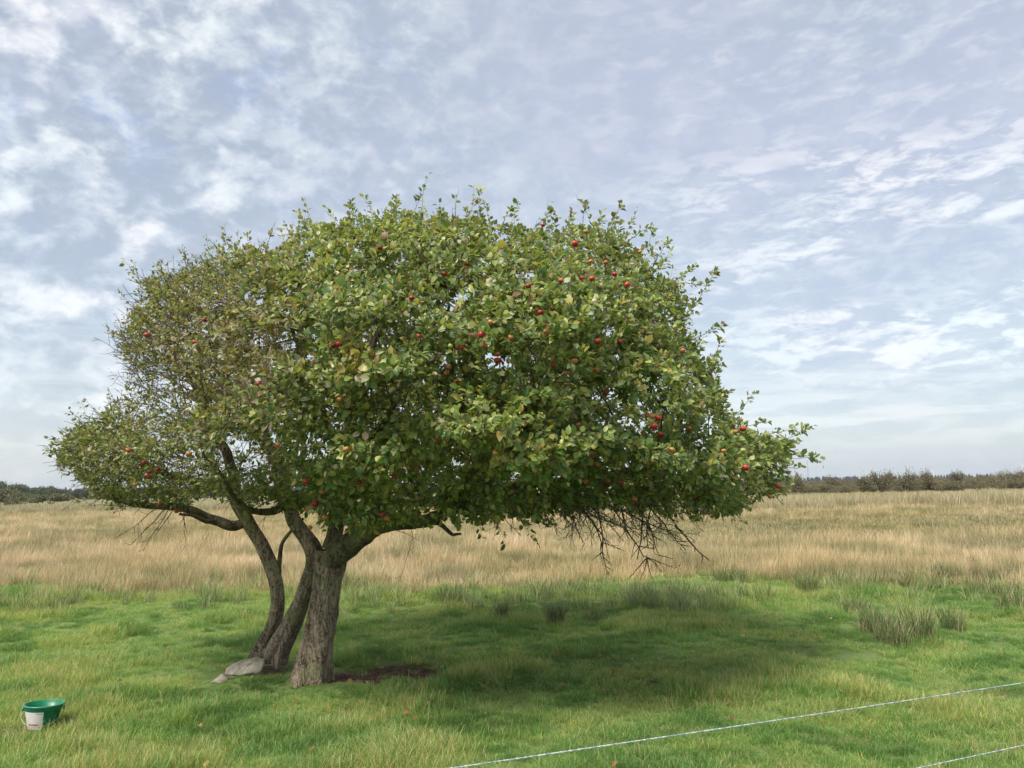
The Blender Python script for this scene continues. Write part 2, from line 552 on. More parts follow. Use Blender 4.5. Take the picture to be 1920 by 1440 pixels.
def scatter(name, P3, rot, scl, idx, coll, label=None):
    me = bpy.data.meshes.new(name)
    me.vertices.add(len(P3)); me.vertices.foreach_set('co', np.asarray(P3, np.float32).ravel())
    for nm, typ, arr, key in (('rot', 'FLOAT_VECTOR', rot, 'vector'), ('scl', 'FLOAT_VECTOR', scl, 'vector'), ('idx', 'INT', idx, 'value')):
        a = me.attributes.new(nm, typ, 'POINT')
        a.data.foreach_set(key, np.asarray(arr, np.int32 if typ == 'INT' else np.float32).ravel())
    o = bpy.data.objects.new(name, me)
    COL.objects.link(o)
    ng = bpy.data.node_groups.new(name + '_nodes', 'GeometryNodeTree')
    ng.interface.new_socket('Geometry', in_out='INPUT', socket_type='NodeSocketGeometry')
    ng.interface.new_socket('Geometry', in_out='OUTPUT', socket_type='NodeSocketGeometry')
    N = ng.nodes; Lk = ng.links
    gi = N.new('NodeGroupInput'); go = N.new('NodeGroupOutput')
    ci = N.new('GeometryNodeCollectionInfo'); ci.inputs['Collection'].default_value = coll
    ci.inputs['Separate Children'].default_value = True; ci.inputs['Reset Children'].default_value = True
    ip = N.new('GeometryNodeInstanceOnPoints'); ip.inputs['Pick Instance'].default_value = True

    def na(nm, t):
        k = N.new('GeometryNodeInputNamedAttribute'); k.data_type = t; k.inputs[0].default_value = nm
        return k.outputs[0]
    e2r = N.new('FunctionNodeEulerToRotation')
    Lk.new(na('rot', 'FLOAT_VECTOR'), e2r.inputs[0])
    Lk.new(gi.outputs[0], ip.inputs['Points']); Lk.new(ci.outputs[0], ip.inputs['Instance'])
    Lk.new(e2r.outputs[0], ip.inputs['Rotation']); Lk.new(na('scl', 'FLOAT_VECTOR'), ip.inputs['Scale'])
    Lk.new(na('idx', 'INT'), ip.inputs['Instance Index']); Lk.new(ip.outputs[0], go.inputs[0])
    md = o.modifiers.new('scatter', 'NODES'); md.node_group = ng
    tag(o, label, name.replace('_', ' '), kind='stuff')
    return o


def sector(n_, d0, d1, margin=1.12, extra=1.2):
    """random points of uniform density in the ground sector the camera looks over"""
    y = np.sqrt(rng.uniform(d0 * d0, d1 * d1, n_ * 2))
    x = rng.uniform(-1, 1, n_ * 2) * (0.70 * margin * y + extra)
    k = rng.uniform(0, 1, n_ * 2) < (0.70 * margin * y + extra) / (0.70 * margin * y + extra).max() / (y / y.max())
    return x[:n_], y[:n_]


def zone(x, y):
    """0 green pasture ... 1 dry grass"""
    nb = (fbm(x * 0.35, y * 0.7, seed=41) - 0.5) * 5.0
    ph = 12.4 - np.clip((x - 3.5) * 0.5, 0, 2.2)
    # the green tongue on the right
    return np.clip((y + nb - ph) / 1.8, 0, 1)


G1 = [(0.215, 0.385, 0.105), (0.18, 0.345, 0.095), (0.265, 0.42, 0.13), (0.33, 0.44, 0.165), (0.13, 0.27, 0.075), (0.44, 0.46, 0.24)]
G2 = [(0.46, 0.40, 0.23), (0.38, 0.35, 0.18), (0.25, 0.29, 0.10), (0.52, 0.44, 0.27)]
T1 = [(0.60, 0.50, 0.32), (0.67, 0.56, 0.38), (0.53, 0.44, 0.27), (0.43, 0.38, 0.20), (0.62, 0.49, 0.33)]
T2 = [(0.34, 0.32, 0.15), (0.42, 0.37, 0.20), (0.50, 0.41, 0.23), (0.24, 0.26, 0.11)]
grass_m = []
GT = [(0.50, 0.62, 0.50), (0.72, 0.84, 0.70), (0.92, 1.0, 0.92), (1.08, 1.08, 1.0), (1.25, 1.16, 1.12), (1.50, 1.22, 1.30)]
for i in range(6):
    V, T, C = blades(92, 0.085, 0.035, 0.09, 0.0030, 0.95, 1.1, G1, 3, seed=100 + i, tint=GT[i])
    grass_m.append(np_mesh('grass_clump', V, T, None, C, False, M_grass))
for i in range(3):      # longer, combed over, with some straw
    a = blades(66, 0.075, 0.06, 0.13, 0.0030, 0.8, 1.3, G1, 4, seed=200 + i, tint=GT[1 + 2 * i])
    c2 = blades(5, 0.07, 0.08, 0.17, 0.0026, 0.5, 0.8, G2, 3, seed=230 + i)
    ac = Acc(); ac.add(a[0], None, a[1], a[2]); ac.add(c2[0], None, c2[1], c2[2])
    grass_m.append(ac.mesh('grass_clump', M_grass))
for i in range(2):      # yellowish worn turf
    V, T, C = blades(70, 0.085, 0.03, 0.07, 0.0030, 0.9, 0.9, G2 + G1[:3], 3, seed=260 + i)
    grass_m.append(np_mesh('grass_clump', V, T, None, C, False, M_grass))
grass_c = clump_collection('grass_clump', grass_m)

x, y = [], []
for (n_, a, b_) in ((13500, 3.2, 7.0), (27000, 7.0, 15.5)):
    xs, ys = sector(n_, a, b_); x.append(xs); y.append(ys)
x = np.concatenate(x); y = np.concatenate(y)
z1 = zone(x, y); br = bare(x, y)
keep = (rng.uniform(0, 1, len(x)) > z1 * 0.93) & (rng.uniform(0, 1, len(x)) > br * 0.98)
x, y, z1, br = x[keep], y[keep], z1[keep], br[keep]
hgt = fbm(x * 1.3, y * 1.3, seed=55)
hg2 = fbm(x * 0.45, y * 0.7, seed=57)
kt = fbm(x * 2.4, y * 2.4, seed=58, o=3) + 0.5 * (fbm(x * 0.5, y * 0.8, seed=59) - 0.5)
kind = np.clip(((kt - 0.5) * 2.2 + 0.5 + rng.normal(0, 0.16, len(x))) * 6, 0, 5).astype(int)
lng = (hgt + rng.normal(0, 0.06, len(x))) > 0.66
kind = np.where(lng, np.clip(((kt - 0.5) * 2.2 + 0.5 + rng.normal(0, 0.16, len(x))) * 3 + 6, 6, 8).astype(int), kind)
kind = np.where((rng.uniform(0, 1, len(x)) < 0.04 + 0.28 * np.clip((0.39 - hg2) * 6, 0, 1) + br), rng.integers(9, 11, len(x)), kind)
short = np.ones(len(x))
for (cx, cy_, cr) in [(*_g(79, 1366), 0.30), (*_g(461, 1262), 0.42), (*_g(409, 1285), 0.26), (*_g(585, 1285), 0.40), (*_g(500, 1235), 0.35)]:
    short = np.minimum(short, 0.45 + 0.55 * np.clip((np.hypot(x - cx, y - cy_) - cr * 0.6) / (cr * 0.5), 0, 1))
sc = (0.56 + 0.56 * np.clip((hgt - 0.3) * 2, 0, 1)) * short * rng.uniform(0.8, 1.2, len(x)) * (1 + 0.25 * np.clip((y - 7) / 6, 0, 1))
rz = rng.uniform(0, 2 * math.pi, len(x))
tl = (fbm(x * 1.2, y * 1.2, seed=77) - 0.5) * 1.5
grass = scatter('grass', np.stack([x, y, gh(x, y) - 0.012 * br], -1), np.stack([tl * 0.6, 0.15 + tl * 0.4, rz], -1),
                np.stack([sc, sc, sc * rng.uniform(0.75, 1.25, len(x))], -1), kind, grass_c,
                'short tufted green pasture grass under and around the apple tree')
print('grass', len(x))

# dry grass of the meadow behind
dry_m = []
for i in range(5):
    tt_ = [(0.60, 0.66, 0.58), (0.82, 0.85, 0.8), (1, 1, 1), (1.16, 1.12, 1.12), (1.36, 1.30, 1.36)][i]
    a = blades(44, 0.14, 0.16, 0.42, 0.0045, 0.25, 0.55, T1, 3, seed=300 + i, tint=tt_)
    c2 = blades(34, 0.15, 0.08, 0.22, 0.0065, 0.5, 0.8, T2 + T1[2:4], 3, seed=330 + i, tint=tt_)
    ac = Acc(); ac.add(a[0], None, a[1], a[2]); ac.add(c2[0], None, c2[1], c2[2])
    dry_m.append(ac.mesh('dry_clump', M_dry))
for i in range(4):
    a = blades(56, 0.18, 0.10, 0.30, 0.0075, 0.45, 0.8, T2 + [(0.26, 0.22, 0.12)], 3, seed=360 + i, tint=[(0.42, 0.56, 0.42), (0.7, 0.82, 0.7), (1, 1, 1), (1.2, 1.15, 1.1)][i])
    c2 = blades(12, 0.16, 0.2, 0.40, 0.0045, 0.3, 0.6, T1, 3, seed=380 + i)
    ac = Acc(); ac.add(a[0], None, a[1], a[2]); ac.add(c2[0], None, c2[1], c2[2])
    dry_m.append(ac.mesh('dry_clump', M_dry))
dry_c = clump_collection('dry_clump', dry_m)
x, y, s_ = [], [], []
for (n_, a, b_, k) in ((14000, 9.3, 18, 0.9), (15000, 18, 34, 1.25), (13000, 34, 62, 1.8), (9000, 62, 120, 3.0)):
    xs, ys = sector(n_, a, b_, 1.08, 1.5); x.append(xs); y.append(ys); s_.append(np.full(n_, k))
x = np.concatenate(x); y = np.concatenate(y); s_ = np.concatenate(s_)
z1 = zone(x, y)
keep = rng.uniform(0, 1, len(x)) < z1 ** 1.5
x, y, s_ = x[keep], y[keep], s_[keep]
belt = np.exp(-((y - 28 - 3 * (fbm(x * 0.1, y * 0.1, seed=61) - .5) * 4) / 6.5) ** 2)
gn = fbm(x * 0.16, y * 0.30, seed=63) + 0.24 * belt + np.where(y < 14, 0.10, 0) + 0.05 * np.clip(x / 10, -1, 1)
dk = fbm(x * 0.9, y * 1.4, seed=68, o=4) + rng.normal(0, 0.10, len(x))
kind = np.where(gn + rng.normal(0, 0.05, len(x)) > 0.56, np.clip(5 + 4 * (0.5 + 2.4 * (dk - 0.5)), 5, 8).astype(int), np.clip(5 * (0.5 + 2.0 * (dk - 0.5)), 0, 4).astype(int))
sh = np.minimum(s_, 1.1) * np.where(s_ > 2, 0.75, 1)
sc = rng.uniform(0.8, 1.2, len(x))
vz = (0.45 + 1.1 * fbm(x * 0.8, y * 0.8, seed=66)) * np.where(kind > 4, 0.75, 1.0)
dry = scatter('dry_grass', np.stack([x, y, gh(x, y)], -1), np.stack([rng.normal(0, .08, len(x)), rng.normal(0.06, .08, len(x)), rng.uniform(0, 6.28, len(x))], -1),
              np.stack([s_ * sc, s_ * sc, sh * sc * vz], -1), kind, dry_c, 'straw coloured tall grass of the meadow behind the tree')
print('dry', len(x))

# reeds further out
reed_m = []
RC = [(0.62, 0.54, 0.38), (0.52, 0.46, 0.30), (0.42, 0.39, 0.24), (0.32, 0.32, 0.17), (0.54, 0.44, 0.31)]
for i in range(5):
    a = blades(90, 0.45, 0.55, 1.15, 0.016, 0.14, 0.25, RC, 3, seed=400 + i)
    reed_m.append(np_mesh('reed_clump', a[0], a[1], None, a[2], False, M_dry))
reed_c = clump_collection('reed_clump', reed_m)
xs, ys = sector(16000, 40, 95, 1.15, 3)
edge = 47 - 6 * np.clip(xs / 18, 0, 1) + (fbm(xs * 0.12, ys * 0.0, seed=71) - .5) * 16
edge = np.where(xs < 0, 62 + (fbm(xs * 0.15, ys * 0.0, seed=73) - .5) * 18, edge)
keep = (ys > edge) & (ys < edge + np.where(xs > 0, 16, 26))
xs, ys = xs[keep], ys[keep]
sc = rng.uniform(0.8, 1.2, len(xs)) * (0.50 + 0.18 * np.clip(xs / 20, 0, 1) + 0.18 * (xs < 0) + 0.35 * fbm(xs * .2, ys * .2, seed=75)) * np.clip(1.5 - ys / 95, 0.6, 1.2)
reeds = scatter('reeds', np.stack([xs, ys, gh(xs, ys)], -1), np.stack([rng.normal(0, .05, len(xs)), rng.normal(0, .05, len(xs)), rng.uniform(0, 6.28, len(xs))], -1),
                np.stack([sc * 1.3, sc * 1.3, sc], -1), rng.integers(0, 5, len(xs)), reed_c, 'pale reeds standing at the far side of the meadow')

# ------------------------------------------------------------------ rush tufts: each a plant
RG = [(0.11, 0.18, 0.055), (0.15, 0.225, 0.075), (0.22, 0.27, 0.11), (0.075, 0.135, 0.04), (0.36, 0.33, 0.17)]
RB = [(0.40, 0.34, 0.19), (0.24, 0.26, 0.12), (0.52, 0.43, 0.26), (0.14, 0.20, 0.075), (0.10, 0.16, 0.055)]
TUFTS = [  # u, v of the foot, height m, radius m, brown?, label
    (1042, 1170, 0.34, 0.13, 0, 'dark green rush tuft standing alone in front of the dry grass, right of the trunks'),
    (942, 1156, 0.28, 0.12, 0, 'small rush tuft just left of the lone dark one'),
    (1512, 1108, 0.34, 0.20, 0, 'dark rush clump at the left end of the bright green strip'),
    (1608, 1150, 0.30, 0.22, 0, 'low green rushes on the near side of the bright green strip'),
    (1640, 1190, 0.36, 0.20, 1, 'straw tipped rush tuft at the left of the big rush patch'),
    (1722, 1205, 0.50, 0.20, 1, 'tallest brown tipped rush tuft in the big patch on the right'),
    (1785, 1180, 0.34, 0.16, 0, 'dark green rush tuft behind the right of the big patch'),
    (1672, 1218, 0.34, 0.20, 1, 'grey green rush tuft at the front of the big patch'),
    (1775, 1092, 0.42, 0.30, 0, 'broad green rush clump beyond the bright green strip'),
    (1822, 1068, 0.34, 0.16, 0, 'narrow dark rush clump in the dry grass near the right edge'),
    (1898, 1150, 0.34, 0.22, 1, 'reddish brown rush tuft at the right edge of the photo'),
    (1370, 1092, 0.32, 0.35, 0, 'wide grey green rushes left of the bright green strip'),
    (848, 1125, 0.30, 0.30, 0, 'faint green rushes behind the hanging twig'),
]
for k, (u, v, h, r, br_, lab) in enumerate(TUFTS):
    p = on_ground(u, v)
    cols = RB + RG[:2] if br_ else RG
    a = blades(int(260 + 700 * r), r * 0.75, h * 0.45, h * 1.1, 0.0042, 0.36, 0.7, cols, 4, seed=500 + k)
    ac = Acc(); ac.add(a[0], None, a[1], a[2])
    if not br_:
        e = blades(60, r, h * 0.5, h * 1.15, 0.003, 0.35, 0.5, G2, 4, seed=540 + k); ac.add(e[0], None, e[1], e[2])
    o = link('rush_tuft', ac.mesh('rush_tuft', M_rush))
    o.location = p
    tag(o, lab, 'rush', 'rush tufts in the meadow')


fr_m = []
for i in range(4):
    a = blades(70, 0.10, 0.14, 0.34, 0.0042, 0.35, 0.7, RG + RB[:2] + [(0.24, 0.27, 0.14)], 4, seed=560 + i, tint=(1.1, 1.2, 1.05))
    fr_m.append(np_mesh('fringe_clump', a[0], a[1], None, a[2], False, M_rush))
fr_c = clump_collection('fringe_clump', fr_m)
xs, ys = sector(9000, 8.0, 17.0)
cen = 11.6 - np.clip((xs - 3.5) * 0.35, 0, 2.0)
pr = 0.62 * np.exp(-((ys - cen - 1.3 * (fbm(xs * .5, xs * 0, seed=83) - .5) * 2) / 1.0) ** 2) * (0.30 + 0.70 * np.clip((xs + 1.0) / 1.5, 0, 1))
pr = pr * np.clip((fbm(xs * 0.9, ys * 0.9, seed=84) - 0.40) * 6, 0, 1) + 0.22 * (fbm(xs * 0.7, ys * 0.7, seed=85) > 0.68) * (ys > 10.5)
k = rng.uniform(0, 1, len(xs)) < pr
xs, ys = xs[k], ys[k]
sc = rng.uniform(0.7, 1.2, len(xs))
scatter('rushes', np.stack([xs, ys, gh(xs, ys)], -1), np.stack([rng.normal(0, .1, len(xs)), rng.normal(0, .1, len(xs)), rng.uniform(0, 6.28, len(xs))], -1),
        np.stack([sc, sc, sc], -1), rng.integers(0, 4, len(xs)), fr_c, 'grey green rushes fringing the pasture where it meets the dry grass')


# ------------------------------------------------------------------ far shrubs, woods
def bush_mesh(seed, w, h, nleaf, cols, leaf=0.09, stems=8, ragged=0.5, trunkcol=(0.10, 0.08, 0.06), top_bias=1.0, size_var=0.5):
    r = np.random.default_rng(seed)
    ac = Acc()
    nb = 9
    ctr = np.stack([r.uniform(-0.36, 0.36, nb) * w, r.uniform(-0.3, 0.3, nb) * w, r.uniform(0.3, 0.72, nb) * h], -1)
    rd = np.stack([r.uniform(0.16, 0.26, nb) * w, r.uniform(0.16, 0.26, nb) * w, r.uniform(0.2, 0.30, nb) * h], -1)
    b_ = r.integers(0, nb, nleaf)
    d = unit(r.normal(0, 1, (nleaf, 3))) * (r.uniform(0, 1, nleaf) ** (1 / 2.2))[:, None] * (1 + ragged * (r.uniform(0, 1, nleaf) ** 6))[:, None]
    p = ctr[b_] + d * rd[b_]
    p[:, 2] = np.maximum(p[:, 2], 0.05 * h)
    a = unit(r.normal(0, 1, (nleaf, 3))); bb = unit(np.cross(a, r.normal(0, 1, (nleaf, 3))))
    s = leaf * r.uniform(1 - size_var, 1 + size_var, (nleaf, 1))
    V = np.stack([p + a * s, p + bb * s * 0.5, p - a * s, p - bb * s * 0.5], 1).reshape(-1, 3)
    Q_ = np.arange(nleaf * 4).reshape(-1, 4)
    cols = np.asarray(cols)
    cc = cols[r.integers(0, len(cols), nleaf)] * r.uniform(0.75, 1.3, (nleaf, 1))
    ac.add(V, Q_, None, np.repeat(cc, 4, 0))
    wood = Acc()
    for i in range(stems):
        e = ctr[i % nb] + r.normal(0, 0.25, 3) * rd[i % nb] + np.array([0, 0, rd[i % nb][2] * top_bias * r.uniform(0.8, 1.5)])
        m = e * 0.5 + np.array([r.normal(0, .05) * w, 0, 0.08 * h])
        pts = resample([(r.normal(0, .04) * w, r.normal(0, .04) * w, -0.05), m, e], h / 7)
        V, Q_ = tube(pts, np.linspace(0.02 * h, 0.004 * h, len(pts)), 4)
        wood.add(V, Q_, None, trunkcol)
    return ac, wood


def shrub(name, u, d, w, h, n_, cols, label, cat, group, leaf=0.09, stems=9, seed=0, ragged=0.5):
    p = at(u, 900, d); z = float(gh(np.array([p.x]), np.array([d]))[0])
    root = empty(name, (p.x, d, z))
    tag(root, label, cat, group)
    f, wd = bush_mesh(seed, w, h, n_, cols, leaf, stems, ragged)
    for part, ac in (('foliage', f), ('stem', wd)):
        o = bpy.data.objects.new(part, ac.mesh(part, M_shrub)); COL.objects.link(o); o.parent = root
    return root


SB = [(0.18, 0.155, 0.09), (0.21, 0.17, 0.11), (0.15, 0.14, 0.075), (0.225, 0.175, 0.115), (0.16, 0.16, 0.08)]
SG = [(0.12, 0.15, 0.07), (0.15, 0.175, 0.085), (0.09, 0.12, 0.06)]
thick_m = []
for i in range(6):
    f, wd = bush_mesh(600 + i, 5.0, 1.9, 5200, SB if i % 2 else SB[:3] + SG[:1], 0.07, 10, 0.5)
    f.add(np.concatenate(wd.v), np.concatenate(wd.q), None, (0.10, 0.085, 0.07))
    thick_m.append(f.mesh('thicket_bush', M_shrub))
thick_c = clump_collection('thicket_bush', thick_m)
n_ = 420
ys = rng.uniform(98, 170, n_); xs = rng.uniform(0.16, 0.95, n_) * ys
sc = rng.uniform(0.75, 1.15, n_) * (0.85 + 0.35 * np.clip((xs / ys - 0.45) * 3, 0, 1)) * (ys / 120) ** 0.6 * 0.94
scatter('thicket', np.stack([xs, ys, gh(xs, ys)], -1), np.stack([xs * 0, xs * 0, rng.uniform(0, 6.28, n_)], -1),
        np.stack([sc, sc, sc * rng.uniform(0.85, 1.1, n_)], -1), rng.integers(0, 6, n_), thick_c, 'brown green willow thicket along the far edge of the meadow on the right')
SHR = [  # u, distance, width, height, colours, label
    (1700, 100, 4.6, 3.15, 'tall bare topped willow shrub, highest of the far thicket'),
    (1652, 100, 3.2, 2.9, 'willow shrub with one upright shoot, left of the highest one in the far thicket'),
    (1735, 102, 2.8, 2.9, 'ragged shrub just right of the highest one in the far thicket'),
    (1793, 104, 1.4, 3.0, 'narrow sapling standing out of the far thicket right of the wind turbine'),
    (1617, 104, 2.4, 2.6, 'low bushy willow with twiggy top between the mast and the highest shrub'),
    (1565, 106, 2.2, 2.5, 'small rounded willow shrub right of the distant mast'),
    (1490, 92, 2.8, 3.1, 'slender leafy shrub at the outer tip of the apple branches'),
    (1895, 110, 7.0, 2.9, 'broad low shrub at the right edge of the far thicket'),
]
for k, (u, d, w, h, lab) in enumerate(SHR):
    shrub('willow_shrub', u, d, w, h, int(1500 + 500 * w), SB + SG[:1], lab, 'shrub', 'willow shrubs rising from the far thicket', 0.075, 26, 650 + k, 1.3)
# left: bush group and wood
wood_m = []
for i in range(5):
    f, wd = bush_mesh(700 + i, 5.5, 5.5, 2600, SG + [(0.06, 0.075, 0.045)], 0.22, 8, 0.4)
    f.add(np.concatenate(wd.v), np.concatenate(wd.q), None, (0.06, 0.05, 0.04))
    wood_m.append(f.mesh('wood_tree', M_shrub))
wood_c = clump_collection('wood_tree', wood_m)
n_ = 330
ys = rng.uniform(230, 330, n_); xs = rng.uniform(-0.95, -0.30, n_) * ys
sc = rng.uniform(0.75, 1.1, n_) * (0.72 + 0.75 * np.clip((-xs / ys - 0.58) * 8, 0, 1))
scatter('far_wood', np.stack([xs, ys, gh(xs, ys)], -1), np.stack([xs * 0, xs * 0, rng.uniform(0, 6.28, n_)], -1),
        np.stack([sc, sc, sc], -1), rng.integers(0, 5, n_), wood_c, 'dark wood on the horizon at the left')
for k, (u, d, w, h, lab) in enumerate([(12, 95, 7.5, 2.7, 'dark rounded bush at the left edge of the photo in front of the wood'),
                                        (95, 105, 5.5, 2.0, 'low olive bush below the left tip of the apple tree')]):
    shrub('willow_shrub', u, d, w, h, 5200, SG + SB[:2], lab, 'shrub', 'bushes before the left wood', 0.11, 12, 680 + k, 0.4)
# conifers on the horizon at the right
con_m = []
for i in range(4):
    r = np.random.default_rng(800 + i)
    ac = Acc(); nl = 900
    t = r.uniform(0, 1, nl) ** 0.7; a = r.uniform(0, 6.28, nl); hh = 1 - t
    rad = t * 2.2 * r.uniform(0.3, 1.0, nl) * (1 + 0.3 * np.sin(hh * 30))
    p = np.stack([np.cos(a) * rad, np.sin(a) * rad, 1.0 + hh * 9.0], -1)
    dn = unit(np.stack([np.cos(a), np.sin(a), np.full(nl, -0.3)], -1)); sd = unit(np.cross(dn, r.normal(0, 1, (nl, 3))))
    V = np.stack([p - dn * 0.3, p + sd * 0.25, p + dn * 0.5, p - sd * 0.25], 1).reshape(-1, 3)
    ac.add(V, np.arange(nl * 4).reshape(-1, 4), None, np.repeat(np.array([(0.03, 0.045, 0.03)]) * r.uniform(.7, 1.3, (nl, 1)), 4, 0))
    V, Q_ = tube([(0, 0, -0.2), (0, 0, 5), (0, 0, 9.5)], [0.2, 0.12, 0.03], 5); ac.add(V, Q_, None, (0.08, 0.06, 0.05))
    con_m.append(ac.mesh('conifer', M_shrub))
con_c = clump_collection('conifer', con_m)
n_ = 1300
ys = rng.uniform(1150, 1500, n_); xs = rng.uniform(-0.9, 1.0, n_) * ys
sc = rng.uniform(0.85, 1.2, n_) * np.where(xs > 0, 0.95, 1.15)
scatter('pine_wood', np.stack([xs, ys, xs * 0], -1), np.stack([xs * 0, xs * 0, rng.uniform(0, 6.28, n_)], -1),
        np.stack([sc * 1.6, sc * 1.6, sc], -1), rng.integers(0, 4, n_), con_c, 'blue green line of conifers on the horizon')

# ------------------------------------------------------------------ turbines and mast
M_white, n, b = material('white_paint')
b.inputs['Base Color'].default_value = (0.8, 0.8, 0.8, 1); b.inputs['Roughness'].default_value = 0.5
M_mast, n, b = material('galvanised_steel')
b.inputs['Base Color'].default_value = (0.22, 0.24, 0.27, 1); b.inputs['Roughness'].default_value = 0.6; b.inputs['Metallic'].default_value = 0.3


def turbine(u, d, hub, blade, phase, lab):
    p = at(u, 895, d)
    root = empty('wind_turbine', (p.x, d, 0)); tag(root, lab, 'wind turbine', 'wind turbines on the horizon')

    def part(nm, V, Q_, par=root):
        o = bpy.data.objects.new(nm, np_mesh(nm, V, None, Q_, None, True, M_white)); COL.objects.link(o); o.parent = par
        return o
    zs = np.linspace(0, hub, 8)
    part('tower', *tube([(0, 0, z) for z in zs], np.linspace(3.0, 2.2, 8), 16))
    V, Q_ = tube([(0, -3.2, hub + 1.2), (0, -2.4, hub + 1.2), (0, 1, hub + 1.4), (0, 5, hub + 1.3), (0, 5.6, hub + 1.2)], [0.5, 1.5, 1.9, 1.6, 0.6], 12)
    part('nacelle', V, Q_)
    hb = part('hub', *tube([(0, -5.4, hub + 1.2), (0, -4.6, hub + 1.2), (0, -3.2, hub + 1.2)], [0.1, 1.2, 1.5], 12))
    for k in range(3):
        a = phase + k * 2 * math.pi / 3
        dr = np.array([math.sin(a), 0, math.cos(a)]); sd = np.array([math.cos(a), 0, -math.sin(a)])
        V = []
        t = np.linspace(0, 1, 9)
        for tt in t:
            c_ = np.array([0, -4.2, hub + 1.2]) + dr * (0.8 + blade * tt)
            ch = (1.0 if tt < 0.05 else 2.2 * (1 - 0.8 * tt)); th = ch * 0.18
            V += [c_ - sd * ch * 0.3, c_ + np.array([0, -th, 0]), c_ + sd * ch * 0.7, c_ + np.array([0, th, 0])]
        V = np.array(V); Q2 = [(i * 4 + j, i * 4 + (j + 1) % 4, i * 4 + 4 + (j + 1) % 4, i * 4 + 4 + j) for i in range(8) for j in range(4)]
        part('blade', V, Q2)


turbine(1751, 3600, 46, 24, 0.4, 'small white wind turbine on the horizon above the far thicket')
turbine(1919, 3300, 58, 26, 1.0, 'wind turbine cut off by the right edge of the photo')
p = at(1516, 900, 2600)
mast = empty('radio_mast', (p.x, 2600, 0)); tag(mast, 'thin grey lattice mast rising beyond the tip of the apple branches', 'mast')
ac = Acc(); hm = 74
leg = [(1.6 * math.cos(a), 1.6 * math.sin(a)) for a in (0.5, 2.59, 4.69)]
for (lx, ly) in leg:
    V, Q_ = tube([(lx, ly, 0), (lx, ly, hm)], [0.22, 0.2], 6)
    o = bpy.data.objects.new('leg', np_mesh('leg', V, None, Q_, None, True, M_mast)); COL.objects.link(o); o.parent = mast
for i in range(18):
    z0 = i * hm / 18
    for j in range(3):
        a_, b2 = leg[j], leg[(j + 1) % 3]
        V, Q_ = tube([(*a_, z0), (*b2, z0 + hm / 18)], [0.1, 0.1], 4); ac.add(V, Q_)
        V, Q_ = tube([(*a_, z0), (*b2, z0)], [0.09, 0.09], 4); ac.add(V, Q_)
o = bpy.data.objects.new('bracing', ac.mesh('bracing', M_mast)); COL.objects.link(o); o.parent = mast
V, Q_ = tube([(0, 0, hm), (0, 0, hm + 8)], [0.2, 0.08], 6)
o = bpy.data.objects.new('antenna', np_mesh('antenna', V, None, Q_, None, True, M_mast)); COL.objects.link(o); o.parent = mast

# ------------------------------------------------------------------ THE APPLE TREE
D0 = 6.75
tree_base = on_ground(580, 1275)
tree = empty('apple_tree', tree_base)
tag(tree, 'old windswept apple tree with three leaning trunks and a broad crown of red apples', 'apple tree')

SIL = np.array([(95, 850), (135, 805), (175, 782), (225, 760), (248, 730), (238, 690), (228, 645), (222, 622), (245, 600), (256, 560),
                (262, 515), (300, 505), (340, 492), (385, 462), (425, 446), (475, 448), (520, 445), (570, 425), (620, 415), (680, 402), (740, 396),
                (790, 395), (850, 400), (900, 406), (960, 415), (1010, 420), (1060, 420), (1110, 417), (1160, 416), (1195, 440), (1235, 478),
                (1252, 512), (1295, 535), (1302, 570), (1300, 610), (1315, 645), (1330, 675), (1350, 710), (1375, 750), (1385, 795),
                (1420, 820), (1450, 826), (1478, 822), (1475, 850), (1455, 875), (1448, 915), (1415, 925), (1395, 955), (1340, 960),
                (1290, 965), (1200, 955), (1100, 945), (1050, 945), (980, 962), (900, 972), (870, 940), (830, 935), (780, 965), (720, 960),
                (650, 970), (600, 960), (560, 935), (500, 925), (430, 930), (380, 928), (330, 938), (250, 945), (180, 938), (150, 910), (115, 880)], float)


SIL[:, 0] += np.where(SIL[:, 0] < 190, 6, 0)
SIL[:, 1] += np.where(SIL[:, 1] < 470, 14, 0) + np.where((SIL[:, 0] > 240) & (SIL[:, 0] < 560) & (SIL[:, 1] < 530), 16, 0) + np.where((SIL[:, 0] > 1130) & (SIL[:, 0] < 1260) & (SIL[:, 1] < 530), 12, 0)
SIL[:, 0] -= np.where((SIL[:, 0] > 1190) & (SIL[:, 1] < 800), 24, 0)


def sil_dist(u, v):
    """signed distance in px inside the crown outline (+ inside)"""
    a = SIL; b_ = np.roll(SIL, -1, 0)
    d = np.full(len(u), 1e9); ins = np.zeros(len(u), bool)
    for (x1, y1), (x2, y2) in zip(a, b_):
        ex, ey = x2 - x1, y2 - y1
        t = np.clip(((u - x1) * ex + (v - y1) * ey) / (ex * ex + ey * ey), 0, 1)
        d = np.minimum(d, np.hypot(u - x1 - t * ex, v - y1 - t * ey))
        cr_ = ((y1 > v) != (y2 > v)) & (u < (x2 - x1) * (v - y1) / (y2 - y1 + 1e-9) + x1)
        ins ^= cr_
    return np.where(ins, d, -d)


def half_depth(u, v, sd):
    s = np.clip(sd / 215.0, 0, 1)
    lf = 0.72 + 0.28 * np.clip((u - 150) / 350, 0, 1)
    rt = 1.0 - 0.35 * np.clip((u - 1300) / 200, 0, 1)
    return 2.05 * np.sqrt(1 - (1 - s) ** 2) * lf * rt + 0.06


